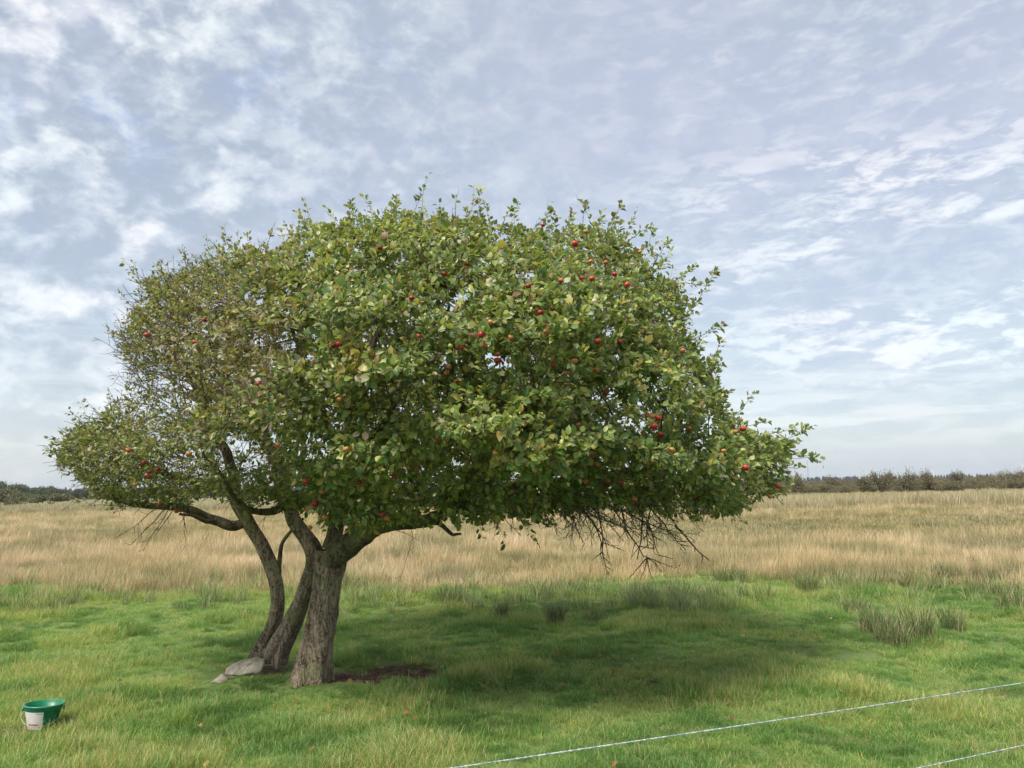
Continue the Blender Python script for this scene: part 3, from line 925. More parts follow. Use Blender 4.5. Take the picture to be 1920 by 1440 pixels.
HOLL = [(770, 745, 52, 42), (715, 800, 30, 22), (1035, 715, 60, 22), (1120, 745, 42, 42), (1200, 790, 52, 38), (1010, 670, 32, 18),
        (525, 640, 60, 24), (700, 640, 26, 20), (455, 850, 55, 30), (590, 845, 30, 25), (880, 860, 26, 22), (330, 870, 40, 20),
        (925, 680, 28, 18), (1230, 740, 30, 30), (620, 770, 22, 14), (850, 560, 30, 18), (1060, 470, 26, 14), (700, 470, 32, 16), (480, 560, 30, 14),
        (1240, 600, 30, 16), (980, 520, 30, 14), (1180, 900, 36, 14), (1330, 800, 20, 20), (960, 900, 30, 16), (820, 680, 22, 16)]
HOLL = [h_ for h_ in HOLL if h_[:2] not in ((850, 560), (700, 470), (1060, 470))]
N_AT = 30000
u = rng.uniform(80, 1530, N_AT * 4); v = rng.uniform(380, 985, N_AT * 4)
sd = sil_dist(u, v)
k = sd > 0
u, v, sd = u[k], v[k], sd[k]
side = np.where(rng.uniform(0, 1, len(u)) < 0.62, -1.0, 1.0)
q = 1 - 0.50 * rng.uniform(0, 1, len(u)) ** 1.6
hd = half_depth(u, v, sd)
lump = fbm(u / 105.0, v / 62.0, side * 3 + 5, seed=91, o=2)
dep = D0 + side * hd * q * (0.70 + 0.60 * lump)
keep = np.ones(len(u), bool)
for (cu, cv_, ru, rv) in HOLL:
    e = np.hypot((u - cu) / ru, (v - cv_) / rv) + (vn(u / 22, v / 22, seed=8) - 0.5) * 0.7
    keep &= ~((e < 1) & (dep < D0 + 0.5) & (rng.uniform(0, 1, len(u)) < 0.96))
keep &= ~((lump < 0.36) & (rng.uniform(0, 1, len(u)) < 0.75))
u, v, dep, sd = u[keep][:N_AT], v[keep][:N_AT], dep[keep][:N_AT], sd[keep][:N_AT]
ray = ((u - 960) / FPX)[:, None] * cR + ((720 - v) / FPX)[:, None] * cU + cF
ATT = np.array((0, 0, EYE)) + ray * (dep / ray[:, 1])[:, None]
LOBES = [(700, 935, 5.95, 105, 42, .35, 330), (610, 950, 6.2, 40, 34, .2, 110), (650, 900, 5.7, 90, 40, .3, 260), (740, 970, 6.2, 50, 18, .2, 90),
         (560, 890, 6.0, 55, 35, .25, 110), (1000, 740, 4.95, 120, 45, .3, 330), (900, 800, 4.9, 80, 40, .3, 200), (1000, 840, 4.8, 110, 55, .3, 320),
         (560, 740, 5.2, 90, 50, .3, 260), (650, 700, 5.2, 60, 50, .25, 150), (400, 640, 6.0, 110, 100, .6, 420), (330, 570, 6.5, 60, 60, .5, 160),
         (430, 760, 5.8, 90, 90, .5, 330), (230, 850, 6.4, 100, 60, .5, 330), (340, 850, 6.2, 90, 60, .5, 260), (450, 500, 6.6, 90, 50, .5, 220), (1410, 855, 6.5, 60, 38, .3, 170), (1125, 735, 7.9, 130, 90, .4, 420), (775, 750, 7.9, 110, 90, .4, 260), (1220, 790, 7.6, 90, 80, .4, 260), (1020, 700, 8.0, 90, 60, .4, 160), (470, 915, 6.6, 90, 36, .4, 260), (350, 905, 6.5, 80, 34, .4, 90), (250, 900, 6.5, 80, 30, .4, 90), (560, 945, 6.5, 45, 26, .3, 110),
         (820, 962, 5.9, 70, 24, .3, 150), (690, 975, 5.8, 60, 18, .25, 130), (290, 640, 6.4, 50, 70, .4, 200), (300, 560, 6.5, 45, 50, .4, 130), (170, 830, 6.6, 60, 40, .3, 140), (1440, 895, 6.45, 42, 42, .25, 150), (1000, 945, 5.7, 120, 22, .35, 200), (1200, 930, 5.8, 130, 22, .35, 200), (1330, 930, 6.0, 70, 28, .3, 160), (880, 960, 6.0, 60, 20, .3, 90)]
ex = []
for (lu_, lv_, ld_, ru, rv, rd_, n_) in LOBES:
    g_ = unit(rng.normal(0, 1, (n_, 3))) * (rng.uniform(0, 1, (n_, 1)) ** 0.5)
    for g3 in g_: ex.append(at(lu_ + g3[0] * ru, lv_ + g3[1] * rv, ld_ + g3[2] * rd_))
ATT = np.concatenate([ATT, np.array(ex)])
print('attractors', len(ATT))

# traced limbs: (u, v, depth, radius in px of the photo)
PXR = D0 / FPX
LIMBS = {
    't1': ('trunk', [(583, 1284, 6.72, 34), (586, 1255, 6.72, 31), (592, 1215, 6.73, 28), (601, 1160, 6.75, 26), (610, 1105, 6.77, 25), (616, 1070, 6.78, 26), (619, 1042, 6.78, 29), (621, 1022, 6.78, 22)]),
    't2': ('trunk', [(513, 1240, 7.35, 21), (524, 1212, 7.33, 19), (543, 1175, 7.27, 17), (563, 1130, 7.16, 15), (579, 1085, 7.05, 14.5), (590, 1052, 6.95, 15), (588, 1028, 6.9, 16), (572, 1004, 6.9, 14), (552, 978, 6.9, 13), (537, 945, 6.95, 12), (524, 900, 7.0, 11), (505, 830, 7.0, 9), (470, 740, 6.9, 7), (430, 640, 6.8, 5)]),
    't3': ('trunk', [(483, 1240, 7.5, 17), (490, 1218, 7.5, 15), (506, 1185, 7.45, 13), (519, 1145, 7.4, 12), (519, 1105, 7.35, 12), (508, 1060, 7.3, 12), (488, 1015, 7.25, 12), (464, 976, 7.2, 12), (446, 940, 7.15, 12), (436, 900, 7.1, 10), (415, 830, 6.9, 8), (370, 740, 6.7, 6), (330, 650, 6.6, 4)]),
    'r1': ('branch', [(620, 1052, 6.74, 23), (646, 1030, 6.7, 22), (676, 1006, 6.65, 20), (708, 988, 6.6, 17), (750, 980, 6.5, 14), (800, 974, 6.4, 12), (850, 950, 6.3, 11), (900, 900, 6.2, 10), (950, 830, 6.1, 8), (1010, 740, 6.1, 6), (1060, 640, 6.2, 4)]),
    'r2': ('branch', [(850, 950, 6.3, 8), (930, 925, 6.2, 7.5), (1020, 905, 6.2, 7), (1120, 890, 6.1, 6), (1220, 880, 6.1, 5.5), (1310, 865, 6.2, 5), (1390, 845, 6.5, 3.0)]),
    'r3': ('branch', [(900, 900, 6.2, 7), (980, 830, 6.7, 7), (1070, 760, 7.2, 6), (1150, 650, 7.5, 5), (1190, 550, 7.3, 3)]),
    'r4': ('branch', [(850, 950, 6.3, 7), (880, 900, 5.7, 6), (920, 860, 5.2, 5), (960, 820, 4.95, 3)]),
    'c1': ('branch', [(622, 1030, 6.78, 19), (628, 1000, 6.8, 15), (634, 950, 6.8, 14), (640, 870, 6.75, 12), (655, 780, 6.7, 11), (690, 680, 6.6, 9), (740, 570, 6.6, 6), (790, 470, 6.7, 3)]),
    'c2': ('branch', [(640, 870, 6.75, 9), (610, 780, 6.3, 7), (570, 680, 5.9, 5), (540, 580, 5.8, 3)]),
    'c3': ('branch', [(655, 780, 6.7, 8), (760, 720, 7.2, 6), (870, 620, 7.7, 5), (960, 520, 7.6, 3)]),
    'c4': ('branch', [(640, 870, 6.75, 8), (680, 850, 6.0, 6), (720, 800, 5.3, 5), (740, 760, 5.0, 3)]),
    'l1': ('branch', [(466, 975, 7.21, 9), (446, 984, 7.2, 9.5), (425, 983, 7.15, 9.5), (398, 972, 7.1, 9), (370, 960, 7.0, 8), (330, 952, 6.9, 7), (280, 948, 6.8, 5.5), (220, 935, 6.7, 4), (160, 900, 6.7, 2.5)]),
    'l2': ('branch', [(436, 900, 7.1, 8), (380, 905, 6.6, 6), (310, 890, 6.2, 5), (240, 850, 6.2, 3.5), (180, 820, 6.3, 2.5)]),
    'l3': ('branch', [(537, 945, 6.95, 9), (500, 965, 6.6, 7), (460, 950, 6.2, 5.5), (420, 900, 5.8, 4), (380, 860, 5.6, 2.5)]),
    's1': ('branch', [(520, 1098, 7.35, 5.5), (523, 1070, 7.33, 4.6), (524, 1045, 7.3, 4.2), (530, 1018, 7.25, 3.6), (546, 997, 7.2, 3.2), (566, 975, 7.1, 2.4)]),
    'k1': ('branch', [(404, 978, 7.1, 4.5), (430, 984, 7.12, 4.0), (385, 965, 7.0, 3.6), (360, 960, 6.9, 3.0)][0:1] + [(388, 973, 6.95, 4), (365, 962, 6.85, 3.2), (340, 965, 6.8, 2.2)]),
    'k2': ('branch', [(800, 975, 6.4, 6), (820, 984, 6.3, 4.5), (842, 999, 6.2, 3.2), (864, 1003, 6.15, 2.2)]),
}


def limb_pts(ctrl, step=0.05):
    A = np.array([(*at(u_, v_, d_), r_ * d_ / FPX) for (u_, v_, d_, r_) in ctrl])
    return resample(A, step)


nodes = []; parent = []; fixr = []; nodepath = []
limbdata = {}
for key, (nm, ctrl) in LIMBS.items():
    A = limb_pts(ctrl, 0.06)
    w = np.linspace(0, 1, len(A))
    wob = np.stack([fbm(A[:, 2] * 5 + hash_, A[:, 0] * 5, seed=hs) - 0.5 for hash_, hs in ((0, 11), (7, 12), (13, 13))], -1) * 0.10
    if nm == 'trunk':
        wob *= np.clip((A[:, 2:3] - 1.3) / 0.4, 0, 1)
    else:
        wob *= np.clip(w[:, None] / 0.3, 0, 1)
    if key not in ('r1', 's1', 'l1'): A[:, :3] += wob
    else: A[:, :3] += wob * 0.4
    limbdata[key] = (nm, A)
    st = len(nodes)
    start_par = -1
    if nm == 'branch' and nodes:
        dd = np.linalg.norm(np.array(nodes) - A[0, :3], axis=1); start_par = int(dd.argmin())
    for i, p_ in enumerate(A):
        nodes.append(p_[:3].copy()); parent.append(start_par if i == 0 else len(nodes) - 2); fixr.append(p_[3])
n_fixed = len(nodes)
fix_ok = np.array([p_[2] > 1.45 for p_ in nodes])        # growth starts only inside the crown

# space colonisation
STEP, KILL, INFL = 0.07, 0.082, 1.9
att = ATT.copy(); alive = np.ones(len(att), bool)
near = np.full(len(att), -1); nd = np.full(len(att), 1e9)
nodes_a = [np.array(p_) for p_ in nodes]


def update_near(idx_new):
    kd = KDTree(len(idx_new))
    for i in idx_new: kd.insert(nodes_a[i], i)
    kd.balance()
    for a_ in np.nonzero(alive)[0]:
        co, i, d = kd.find(att[a_])
        if d < nd[a_]:
            nd[a_] = d; near[a_] = i


update_near([i for i in range(n_fixed) if fix_ok[i]])
for it in range(75):
    act = np.nonzero(alive & (nd < INFL))[0]
    if not len(act): break
    tgt = near[act]
    dirs = unit(att[act] - np.array([nodes_a[i] for i in tgt]))
    uq, inv = np.unique(tgt, return_inverse=True)
    sm = np.zeros((len(uq), 3)); np.add.at(sm, inv, dirs)
    new = []
    for j, i in enumerate(uq):
        par = parent[i]
        d = sm[j] / (np.linalg.norm(sm[j]) + 1e-9)
        if par >= 0 and i >= n_fixed:
            pd = nodes_a[i] - nodes_a[par]; pd = pd / (np.linalg.norm(pd) + 1e-9)
            d = d + pd * 0.35
        d = d + rng.normal(0, 0.20, 3)
        d = d / np.linalg.norm(d)
        nodes_a.append(nodes_a[i] + d * STEP); parent.append(int(i)); new.append(len(nodes_a) - 1)
    update_near(new)
    alive &= nd > KILL
    if it > 45 and alive.sum() < 150: break
NP = np.array(nodes_a); PAR = np.array(parent); NN = len(NP)
print('tree nodes', NN, 'iterations', it, 'left', int(alive.sum()))

# radii by the pipe model
rad = np.zeros(NN); has = np.zeros(NN, int)
for i in range(NN):
    if PAR[i] >= 0: has[PAR[i]] += 1
acc_r = np.zeros(NN); TIP = 0.0015; EX = 2.35
order = np.arange(NN)[::-1]
for i in order:
    if has[i] == 0: acc_r[i] += TIP ** EX
    rad[i] = acc_r[i] ** (1 / EX)
    if PAR[i] >= 0: acc_r[PAR[i]] += acc_r[i] if True else 0
grown = np.arange(NN) >= n_fixed
rad = np.where(grown, np.minimum(rad, 0.022), rad)

# chains
main = np.full(NN, -1)
for i in range(n_fixed, NN):
    p_ = PAR[i]
    if p_ >= n_fixed and (main[p_] < 0 or rad[i] > rad[main[p_]]): main[p_] = i
twig_acc = Acc(); branch_objs = []
TW = []
for i in range(n_fixed, NN):
    p_ = PAR[i]
    if p_ < n_fixed or main[p_] != i:
        ch = [i]
        while main[ch[-1]] >= 0: ch.append(main[ch[-1]])
        TW.append([p_] + ch)
big = sorted([c_ for c_ in TW if rad[c_[1]] > 0.0085 and len(c_) > 6], key=lambda c_: -rad[c_[1]])[:70]
bigset = set(id(c_) for c_ in big)
for ch in TW:
    pts = NP[ch].copy()
    if len(pts) > 3:
        pts[1:-1] = 0.25 * pts[:-2] + 0.5 * pts[1:-1] + 0.25 * pts[2:]
    r_ = rad[ch].copy(); r_[0] = min(rad[ch[0]], rad[ch[1]] * 1.15); r_ = np.maximum(r_, 0.0013)
    if id(ch) in bigset:
        branch_objs.append(tube(pts, r_, 7))
    else:
        sides = 4 if r_[0] > 0.004 else 3
        V, Q_ = tube(pts, r_, sides); twig_acc.add(V, Q_)

# trunks with flutes and a flared foot
def trunk_mesh(A, key):
    n_ = len(A) * 3
    A = resample(A[:: 2] if len(A) > 12 else A, 0.018)
    pts = A[:, :3]; r_ = A[:, 3].copy()
    z = pts[:, 2] - pts[0, 2]
    sides = 48
    V, Q_ = tube(pts, r_, sides)
    a = np.tile(np.linspace(0, 2 * math.pi, sides, endpoint=False), len(pts)); zz_ = np.repeat(z, sides)
    ctr = np.repeat(pts, sides, 0); rv = V - ctr
    seed = {'t1': 1, 't2': 2, 't3': 3}.get(key, 4)
    foot = np.exp(-zz_ / 0.13) * np.clip((zz_ > -1), 0, 1)
    fl = 1 + 0.10 * np.sin(a * 5 + seed + zz_ * 1.2) * (0.25 + 0.75 * np.exp(-zz_ / 0.35)) + 0.06 * np.sin(a * 3 + 2 + zz_ * 3)
    fl += foot * (0.02 + 0.20 * np.sin(a * 5 + seed + 0.4))
    fl += (fbm(np.cos(a) * 2.5 + 9, np.sin(a) * 2.5, zz_ * 3.0, seed=20 + seed) - 0.5) * 0.26
    fl += (fbm(np.cos(a) * 7, np.sin(a) * 7, zz_ * 3.2, seed=24 + seed, o=4) - 0.5) * 0.20
    # burrs
    r2 = np.random.default_rng(40 + seed)
    for _ in range(7):
        za = r2.uniform(0.15, z.max() * 0.9); aa_ = r2.uniform(0, 6.28)
        dd = ((zz_ - za) / 0.035) ** 2 + (np.angle(np.exp(1j * (a - aa_))) / 0.35) ** 2
        fl += 0.10 * np.exp(-dd)
    V = ctr + rv * fl[:, None]
    return np_mesh('trunk', V, None, Q_, None, True, M_bark)


for key, (nm, A) in limbdata.items():
    if nm == 'trunk':
        o = link('trunk', trunk_mesh(A, key), tree)
        if key == 't1': o['label'] = 'thickest upright trunk in front'
        if key == 't2': o['label'] = 'middle trunk leaning to the right'
        if key == 't3': o['label'] = 'thin curved trunk at the left'
    else:
        B = resample(A, 0.03)
        V, Q_ = tube(B[:, :3], B[:, 3], 16)
        nsr = 1 + (fbm(V[:, 0] * 14, V[:, 1] * 14, V[:, 2] * 14, seed=5) - 0.5) * 0.35
        c_ = np.repeat(B[:, :3], 16, 0)
        V = c_ + (V - c_) * nsr[:, None]
        link('branch', np_mesh('branch', V, None, Q_, None, True, M_bark2), tree)
# crotch where the main trunk divides
for V, Q_ in branch_objs:
    link('branch', np_mesh('branch', V, None, Q_, None, True, M_bark2), tree)

# bare twigs that hang below the crown
def spray(start, d, length, r0, depth, gen=0, wig=0.35, droop=0.12, kids=0.55):
    n_ = max(4, int(length / 0.035))
    p_ = np.array(start, float); d = np.array(d, float); d /= np.linalg.norm(d)
    pts = [p_.copy()]
    for i in range(n_):
        d = d + rng.normal(0, wig * 0.35, 3) + np.array([0, 0, -droop * 0.25]); d /= np.linalg.norm(d)
        p_ = p_ + d * length / n_; pts.append(p_.copy())
        if gen < 2 and i > 0 and rng.uniform() < kids:
            sd_ = unit(np.cross(d, rng.normal(0, 1, 3)))
            spray(p_, d * 0.6 + sd_ * 0.8, length * rng.uniform(0.15, 0.45) * (1 - 0.4 * i / n_), r0 * 0.6, depth, gen + 1, wig * 1.2, droop, kids * 0.7)
    pts = np.array(pts)
    V, Q_ = tube(pts, np.linspace(r0, max(0.0014, r0 * 0.4), len(pts)), 5 if gen == 0 else 3)
    twig_acc.add(V, Q_)


def to_dir(a_, b_): return np.array(b_) - np.array(a_)


for (u_, v_, d_, u2, v2, d2, r_, kids) in [
        (1120, 940, 5.6, 1130, 1030, 5.5, 0.008, .6), (1060, 940, 5.6, 1100, 1015, 5.5, 0.006, .6), (1160, 940, 5.6, 1195, 1040, 5.4, 0.008, .6),
        (1190, 940, 5.7, 1265, 1010, 5.5, 0.007, .6), (1215, 945, 5.8, 1280, 1025, 5.7, 0.007, .6), (1230, 930, 5.8, 1190, 1030, 5.7, 0.007, .5),
        (1265, 985, 5.8, 1334, 1043, 5.7, 0.008, .15), (1240, 940, 5.8, 1268, 990, 5.8, 0.009, .3), (1090, 950, 5.8, 1150, 1030, 5.7, 0.006, .6),
        (1205, 940, 5.6, 1213, 1048, 5.55, 0.008, .4), (1213, 1046, 5.55, 1178, 1090, 5.5, 0.0045, .2), (1213, 1046, 5.55, 1265, 1063, 5.45, 0.0045, .4),
        (1213, 1046, 5.55, 1232, 1098, 5.5, 0.0045, .2), (1213, 1046, 5.55, 1245, 1072, 5.6, 0.004, .3), (1213, 1046, 5.55, 1210, 1080, 5.6, 0.004, .2),
        (1140, 945, 5.4, 1215, 1000, 5.3, 0.006, .6), (1100, 945, 5.5, 1180, 995, 5.3, 0.006, .6), (1010, 955, 5.7, 1050, 1000, 5.6, 0.005, .5),
        (1040, 950, 5.9, 1085, 1000, 5.8, 0.006, .6), (1160, 950, 6.0, 1240, 1020, 6.0, 0.006, .6), (940, 965, 5.8, 975, 1005, 5.7, 0.004, .5),
        (1150, 945, 5.8, 1290, 1015, 5.7, 0.006, .6), (1080, 950, 5.6, 1210, 1020, 5.5, 0.006, .5), (1100, 960, 5.5, 1250, 1005, 5.4, 0.005, .6),
        (770, 985, 6.2, 772, 1030, 6.2, 0.003, .3), (745, 995, 6.2, 790, 1003, 6.2, 0.003, .3), (772, 1010, 6.2, 766, 1090, 6.2, 0.002, .25),
        (312, 950, 6.6, 250, 1025, 6.5, 0.004, .6), (318, 950, 6.6, 272, 1035, 6.5, 0.004, .6), (325, 955, 6.6, 300, 1010, 6.6, 0.004, .6),
        (345, 955, 6.7, 350, 1002, 6.7, 0.004, .5), (300, 950, 6.6, 232, 1000, 6.5, 0.004, .5), (335, 955, 6.7, 375, 1008, 6.7, 0.003, .3),
        (250, 948, 6.6, 160, 962, 6.5, 0.004, .4), (220, 935, 6.6, 140, 925, 6.6, 0.004, .4), (200, 900, 6.6, 90, 880, 6.6, 0.003, .4),
        (500, 960, 6.9, 480, 1000, 6.8, 0.003, .5), (470, 1010, 7.2, 500, 960, 7.1, 0.003, .5), (505, 1040, 7.3, 495, 1010, 7.25, 0.004, .0),
        (260, 700, 6.6, 215, 620, 6.6, 0.004, .7), (270, 720, 6.5, 218, 650, 6.5, 0.004, .7), (300, 760, 6.4, 180, 745, 6.3, 0.004, .5),
        (290, 740, 6.5, 235, 690, 6.5, 0.004, .7), (330, 760, 6.3, 250, 700, 6.2, 0.005, .7), (350, 800, 6.2, 270, 730, 6.0, 0.005, .7),
        (330, 700, 6.3, 260, 640, 6.2, 0.004, .7), (370, 740, 6.0, 300, 680, 5.9, 0.004, .7), (300, 540, 6.6, 262, 510, 6.6, 0.003, .4)]:
    a_, b_ = np.array(at(u_, v_, d_)), np.array(at(u2, v2, d2))
    spray(a_, b_ - a_, np.linalg.norm(b_ - a_) * 1.05, r_, 0, kids=kids, wig=0.3)

# many fine bare shoots through the thin left side, and a ragged fringe of dead twigs under the right side
fr = np.random.default_rng(515)
for _ in range(150):
    uu = fr.uniform(870, 1330); vv = 958 + 8 * math.sin(uu * 0.03) - 0.10 * max(0, uu - 1200); dd_ = fr.uniform(5.3, 6.4)
    a_ = np.array(at(uu, vv - 12, dd_)); ll = fr.uniform(0.10, 0.32) * (1.0 if 940 < uu < 1290 else 0.6)
    d_ = np.array([0.45 + fr.normal(0, 0.6), fr.normal(0, 0.4), -0.55 + fr.normal(0, 0.25)])
    spray(a_, d_, ll, 0.0035, 0, gen=0, kids=0.6, wig=0.5)
# ---- leaves
# leaf template variants: unit length along x, normal +z
def leaf_template(fold, curl, wid, wave):
    m = [(0.0, 0), (0.34, 0), (0.70, 0), (1.0, 0)]
    zc_ = lambda t: -curl * (t - 0.2) ** 2 + 0.04
    v_ = [(0, 0, zc_(0)), (0.30, 0, zc_(.3)), (0.68, 0, zc_(.68)), (1.0, 0, zc_(1.0) - 0.03)]
    L_ = [(0.24, wid * 0.43, zc_(.24) + fold * wid), (0.62, wid * 0.47, zc_(.62) + fold * wid + wave)]
    R2 = [(0.24, -wid * 0.43, zc_(.24) + fold * wid), (0.62, -wid * 0.47, zc_(.62) + fold * wid - wave)]
    return np.array(v_ + L_ + R2)


LT = np.array([(0, 1, 4), (0, 6, 1), (1, 2, 5), (1, 5, 4), (1, 6, 7), (1, 7, 2), (2, 3, 5), (2, 7, 3)])
LT = LT[:, [0, 1, 2]]
TPL = np.array([leaf_template(f, c_, w_, wv) for f, c_, w_, wv in
                [(0.12, 0.12, 0.66, 0.0), (0.2, 0.3, 0.60, 0.03), (0.05, 0.45, 0.70, -0.03), (0.28, 0.2, 0.56, 0.05), (0.1, -0.15, 0.72, 0.02),
                 (0.18, 0.55, 0.62, -0.05), (0.0, 0.1, 0.75, 0.04), (0.3, 0.0, 0.5, 0.0)]])

# growth sites
is_thin = grown & (rad < 0.0055)
sites = np.nonzero(is_thin)[0]
par_dir = unit(NP[sites] - NP[PAR[sites]])
site_p = NP[sites]; site_end = has[sites] == 0
# extra shoots at the surface: leafy upright shoots
crown_c = np.array(at(800, 760, D0))
SP = []; SD = []; SW = []
ends = sites[site_end]
eu, ev, _ = proj(NP[ends]); esd = sil_dist(eu, ev)
for j, i in enumerate(ends):
    outw = unit(NP[i] - crown_c)
    e_edge = esd[j] < 26
    pr = 0.6 if e_edge and ev[j] < 850 else 0.13
    if NP[i][1] > D0 + 0.6 and not e_edge: pr = 0.04
    if rng.uniform() < pr:
        L_ = rng.uniform(0.07, 0.22) if rng.uniform() < 0.80 else rng.uniform(0.2, 0.36)
        d = outw * 0.7 + np.array([0, 0, 0.75]) + rng.normal(0, 0.35, 3)
        if ev[j] > 800: d = outw + rng.normal(0, 0.35, 3)
        d = d / np.linalg.norm(d)
        n_ = max(3, int(L_ / 0.03)); p_ = NP[i].copy(); pts = [p_.copy()]
        for s in range(n_):
            d = d + rng.normal(0, 0.07, 3); d /= np.linalg.norm(d); p_ = p_ + d * L_ / n_; pts.append(p_.copy())
            SP.append(p_.copy()); SD.append(d.copy()); SW.append(1.0)
        V, Q_ = tube(pts, np.linspace(0.0018, 0.0011, len(pts)), 3); twig_acc.add(V, Q_)
for (u1, v1, u2, v2, dd_, dns) in [(1270, 610, 1342, 506, 6.4, 1), (1290, 640, 1355, 610, 6.4, 1), (1330, 690, 1350, 640, 6.4, .8), (1350, 800, 1412, 737, 6.4, .9), (1400, 850, 1522, 798, 6.4, 1), (1410, 870, 1527, 858, 6.4, 1),
        (1380, 830, 1492, 804, 6.3, 1), (1380, 800, 1440, 790, 6.5, 1), (1425, 890, 1484, 905, 6.4, 1), (1420, 910, 1462, 938, 6.4, 1), (1435, 880, 1500, 878, 6.4, 1), (1420, 900, 1480, 915, 6.4, 1), (1400, 850, 1470, 830, 6.2, 1), (735, 420, 743, 362, 6.6, .7), (855, 425, 860, 356, 6.6, .15), (760, 420, 790, 366, 6.6, .7), (1090, 440, 1097, 384, 6.4, .6),
        (1140, 440, 1166, 382, 6.4, 1), (1180, 450, 1222, 424, 6.4, 1), (1225, 500, 1252, 452, 6.4, 1), (1250, 540, 1300, 500, 6.4, 1), (265, 560, 250, 492, 6.6, .6), (590, 440, 556, 396, 6.6, .8), (655, 430, 664, 386, 6.6, 1), (500, 460, 516, 415, 6.6, .3), (1000, 430, 1040, 398, 6.5, 1), (940, 425, 960, 388, 6.5, .8),
        (880, 425, 905, 390, 6.5, .9), (1060, 430, 1075, 396, 6.5, .9), (430, 470, 420, 428, 6.6, 1), (350, 505, 345, 470, 6.6, .7), (300, 520, 305, 485, 6.6, .7), (160, 800, 130, 770, 6.6, .7), (210, 770, 205, 735, 6.6, .7), (130, 860, 82, 845, 6.6, 1)]:
    a_, b_ = np.array(at(u1, v1, dd_)), np.array(at(u2, v2, dd_ - 0.1))
    L_ = np.linalg.norm(b_ - a_); n_ = max(4, int(L_ / 0.028)); dr_ = unit(b_ - a_); p_ = a_.copy(); pts = [p_.copy()]
    bow = fr.normal(0, 0.12, 3)
    for s_i in range(n_):
        t_ = (s_i + 1) / n_
        p_ = a_ + (b_ - a_) * t_ + bow * L_ * t_ * (1 - t_) + fr.normal(0, 0.003, 3); pts.append(p_.copy())
        if fr.uniform() < dns: SP.append(p_.copy()); SD.append(dr_.copy()); SW.append(1.0)
    if dns > .5:
        for _ in range(3): SP.append(p_.copy()); SD.append(dr_.copy()); SW.append(1.0)
    V, Q_ = tube(pts, np.linspace(0.0034, 0.0013, len(pts)), 4); twig_acc.add(V, Q_)
lf = sites[(proj(NP[sites])[0] < 540)]
for i in fr.choice(lf, 3600):
    uu, vv, _z = proj(NP[i][None])
    if fr.uniform() > np.clip((560 - uu[0]) / 220, 0.1, 1): continue
    outw_ = unit(NP[i] - crown_c)
    d_ = outw_ * 0.8 + np.array([-0.15, 0, 0.35]) + fr.normal(0, 0.5, 3)
    n_ = 4; p_ = NP[i].copy(); pts = [p_.copy()]; d_ = d_ / np.linalg.norm(d_); L_ = fr.uniform(0.07, 0.20)
    for s_i in range(n_):
        d_ = d_ + fr.normal(0, 0.16, 3); d_ /= np.linalg.norm(d_); p_ = p_ + d_ * L_ / n_; pts.append(p_.copy())
    V, Q_ = tube(pts, np.linspace(0.0030, 0.0016, 5), 3); twig_acc.add(V, Q_)
link('twigs', twig_acc.mesh('twigs', M_twig, True), tree)['kind'] = 'stuff'

SITE = np.concatenate([site_p, np.array(SP)]); SDIR = np.concatenate([par_dir, np.array(SD)])
isshoot = np.concatenate([np.zeros(len(site_p), bool), np.ones(len(SP), bool)])
su, sv, _ = proj(SITE)
lefty = np.clip((560 - su) / 230, 0, 1)                       # thin brown left part
dens = np.full(len(SITE), 9.6)
bn = fbm(SITE[:, 0] * 1.4, SITE[:, 1] * 1.4, SITE[:, 2] * 1.8, seed=111)
dens *= 1 - 0.05 * lefty
dens *= np.exp(rng.normal(-0.12, 0.55, len(SITE)))
barez = np.exp(-(((su - 285) / 90) ** 2 + ((sv - 710) / 80) ** 2)) * 0.82
barez = np.maximum(barez, 0.7 * np.exp(-(((su - 440) / 120) ** 2 + ((sv - 880) / 60) ** 2)))
dens *= 1 - barez
dens *= np.where(isshoot, 0.24, 1.0)
dens *= np.clip(0.72 + 1.3 * (bn - 0.38) * 2, 0.55, 1.15)
cnt = np.floor(dens + rng.uniform(0, 1, len(dens))).astype(int)
idx = np.repeat(np.arange(len(SITE)), cnt); NL = len(idx)
print('leaves', NL)
B = SITE[idx] - SDIR[idx] * rng.uniform(0, 0.075, (NL, 1))
radv = unit(np.cross(SDIR[idx], rng.normal(0, 1, (NL, 3))))
outw = unit(B - crown_c + np.array([0, 0, 0.6]))
Ld = unit(0.55 * SDIR[idx] + radv * 0.95 + outw * 0.35 + np.array([0, 0, 0.05]) + rng.normal(0, 0.25, (NL, 3)))
pet = rng.uniform(0.008, 0.03, (NL, 1))
base = B + Ld * pet
Nn = outw * 0.75 + np.array([-0.18, -0.22, 0.68]) + rng.normal(0, 0.52, (NL, 3))
Nn = unit(Nn - Ld * (Nn * Ld).sum(1, keepdims=True))
Sd = np.cross(Nn, Ld)
lu, lv, lz = proj(base)
lefl = np.clip((600 - lu) / 260, 0, 1)
size = rng.normal(0.046, 0.013, NL) * (1 - 0.28 * lefl) * np.where(isshoot[idx], 0.88, 1)
size = np.clip(size, 0.018, 0.075)
wsc = rng.uniform(0.85, 1.15, NL) * (1 - 0.12 * lefl)
tv = rng.integers(0, len(TPL), NL)
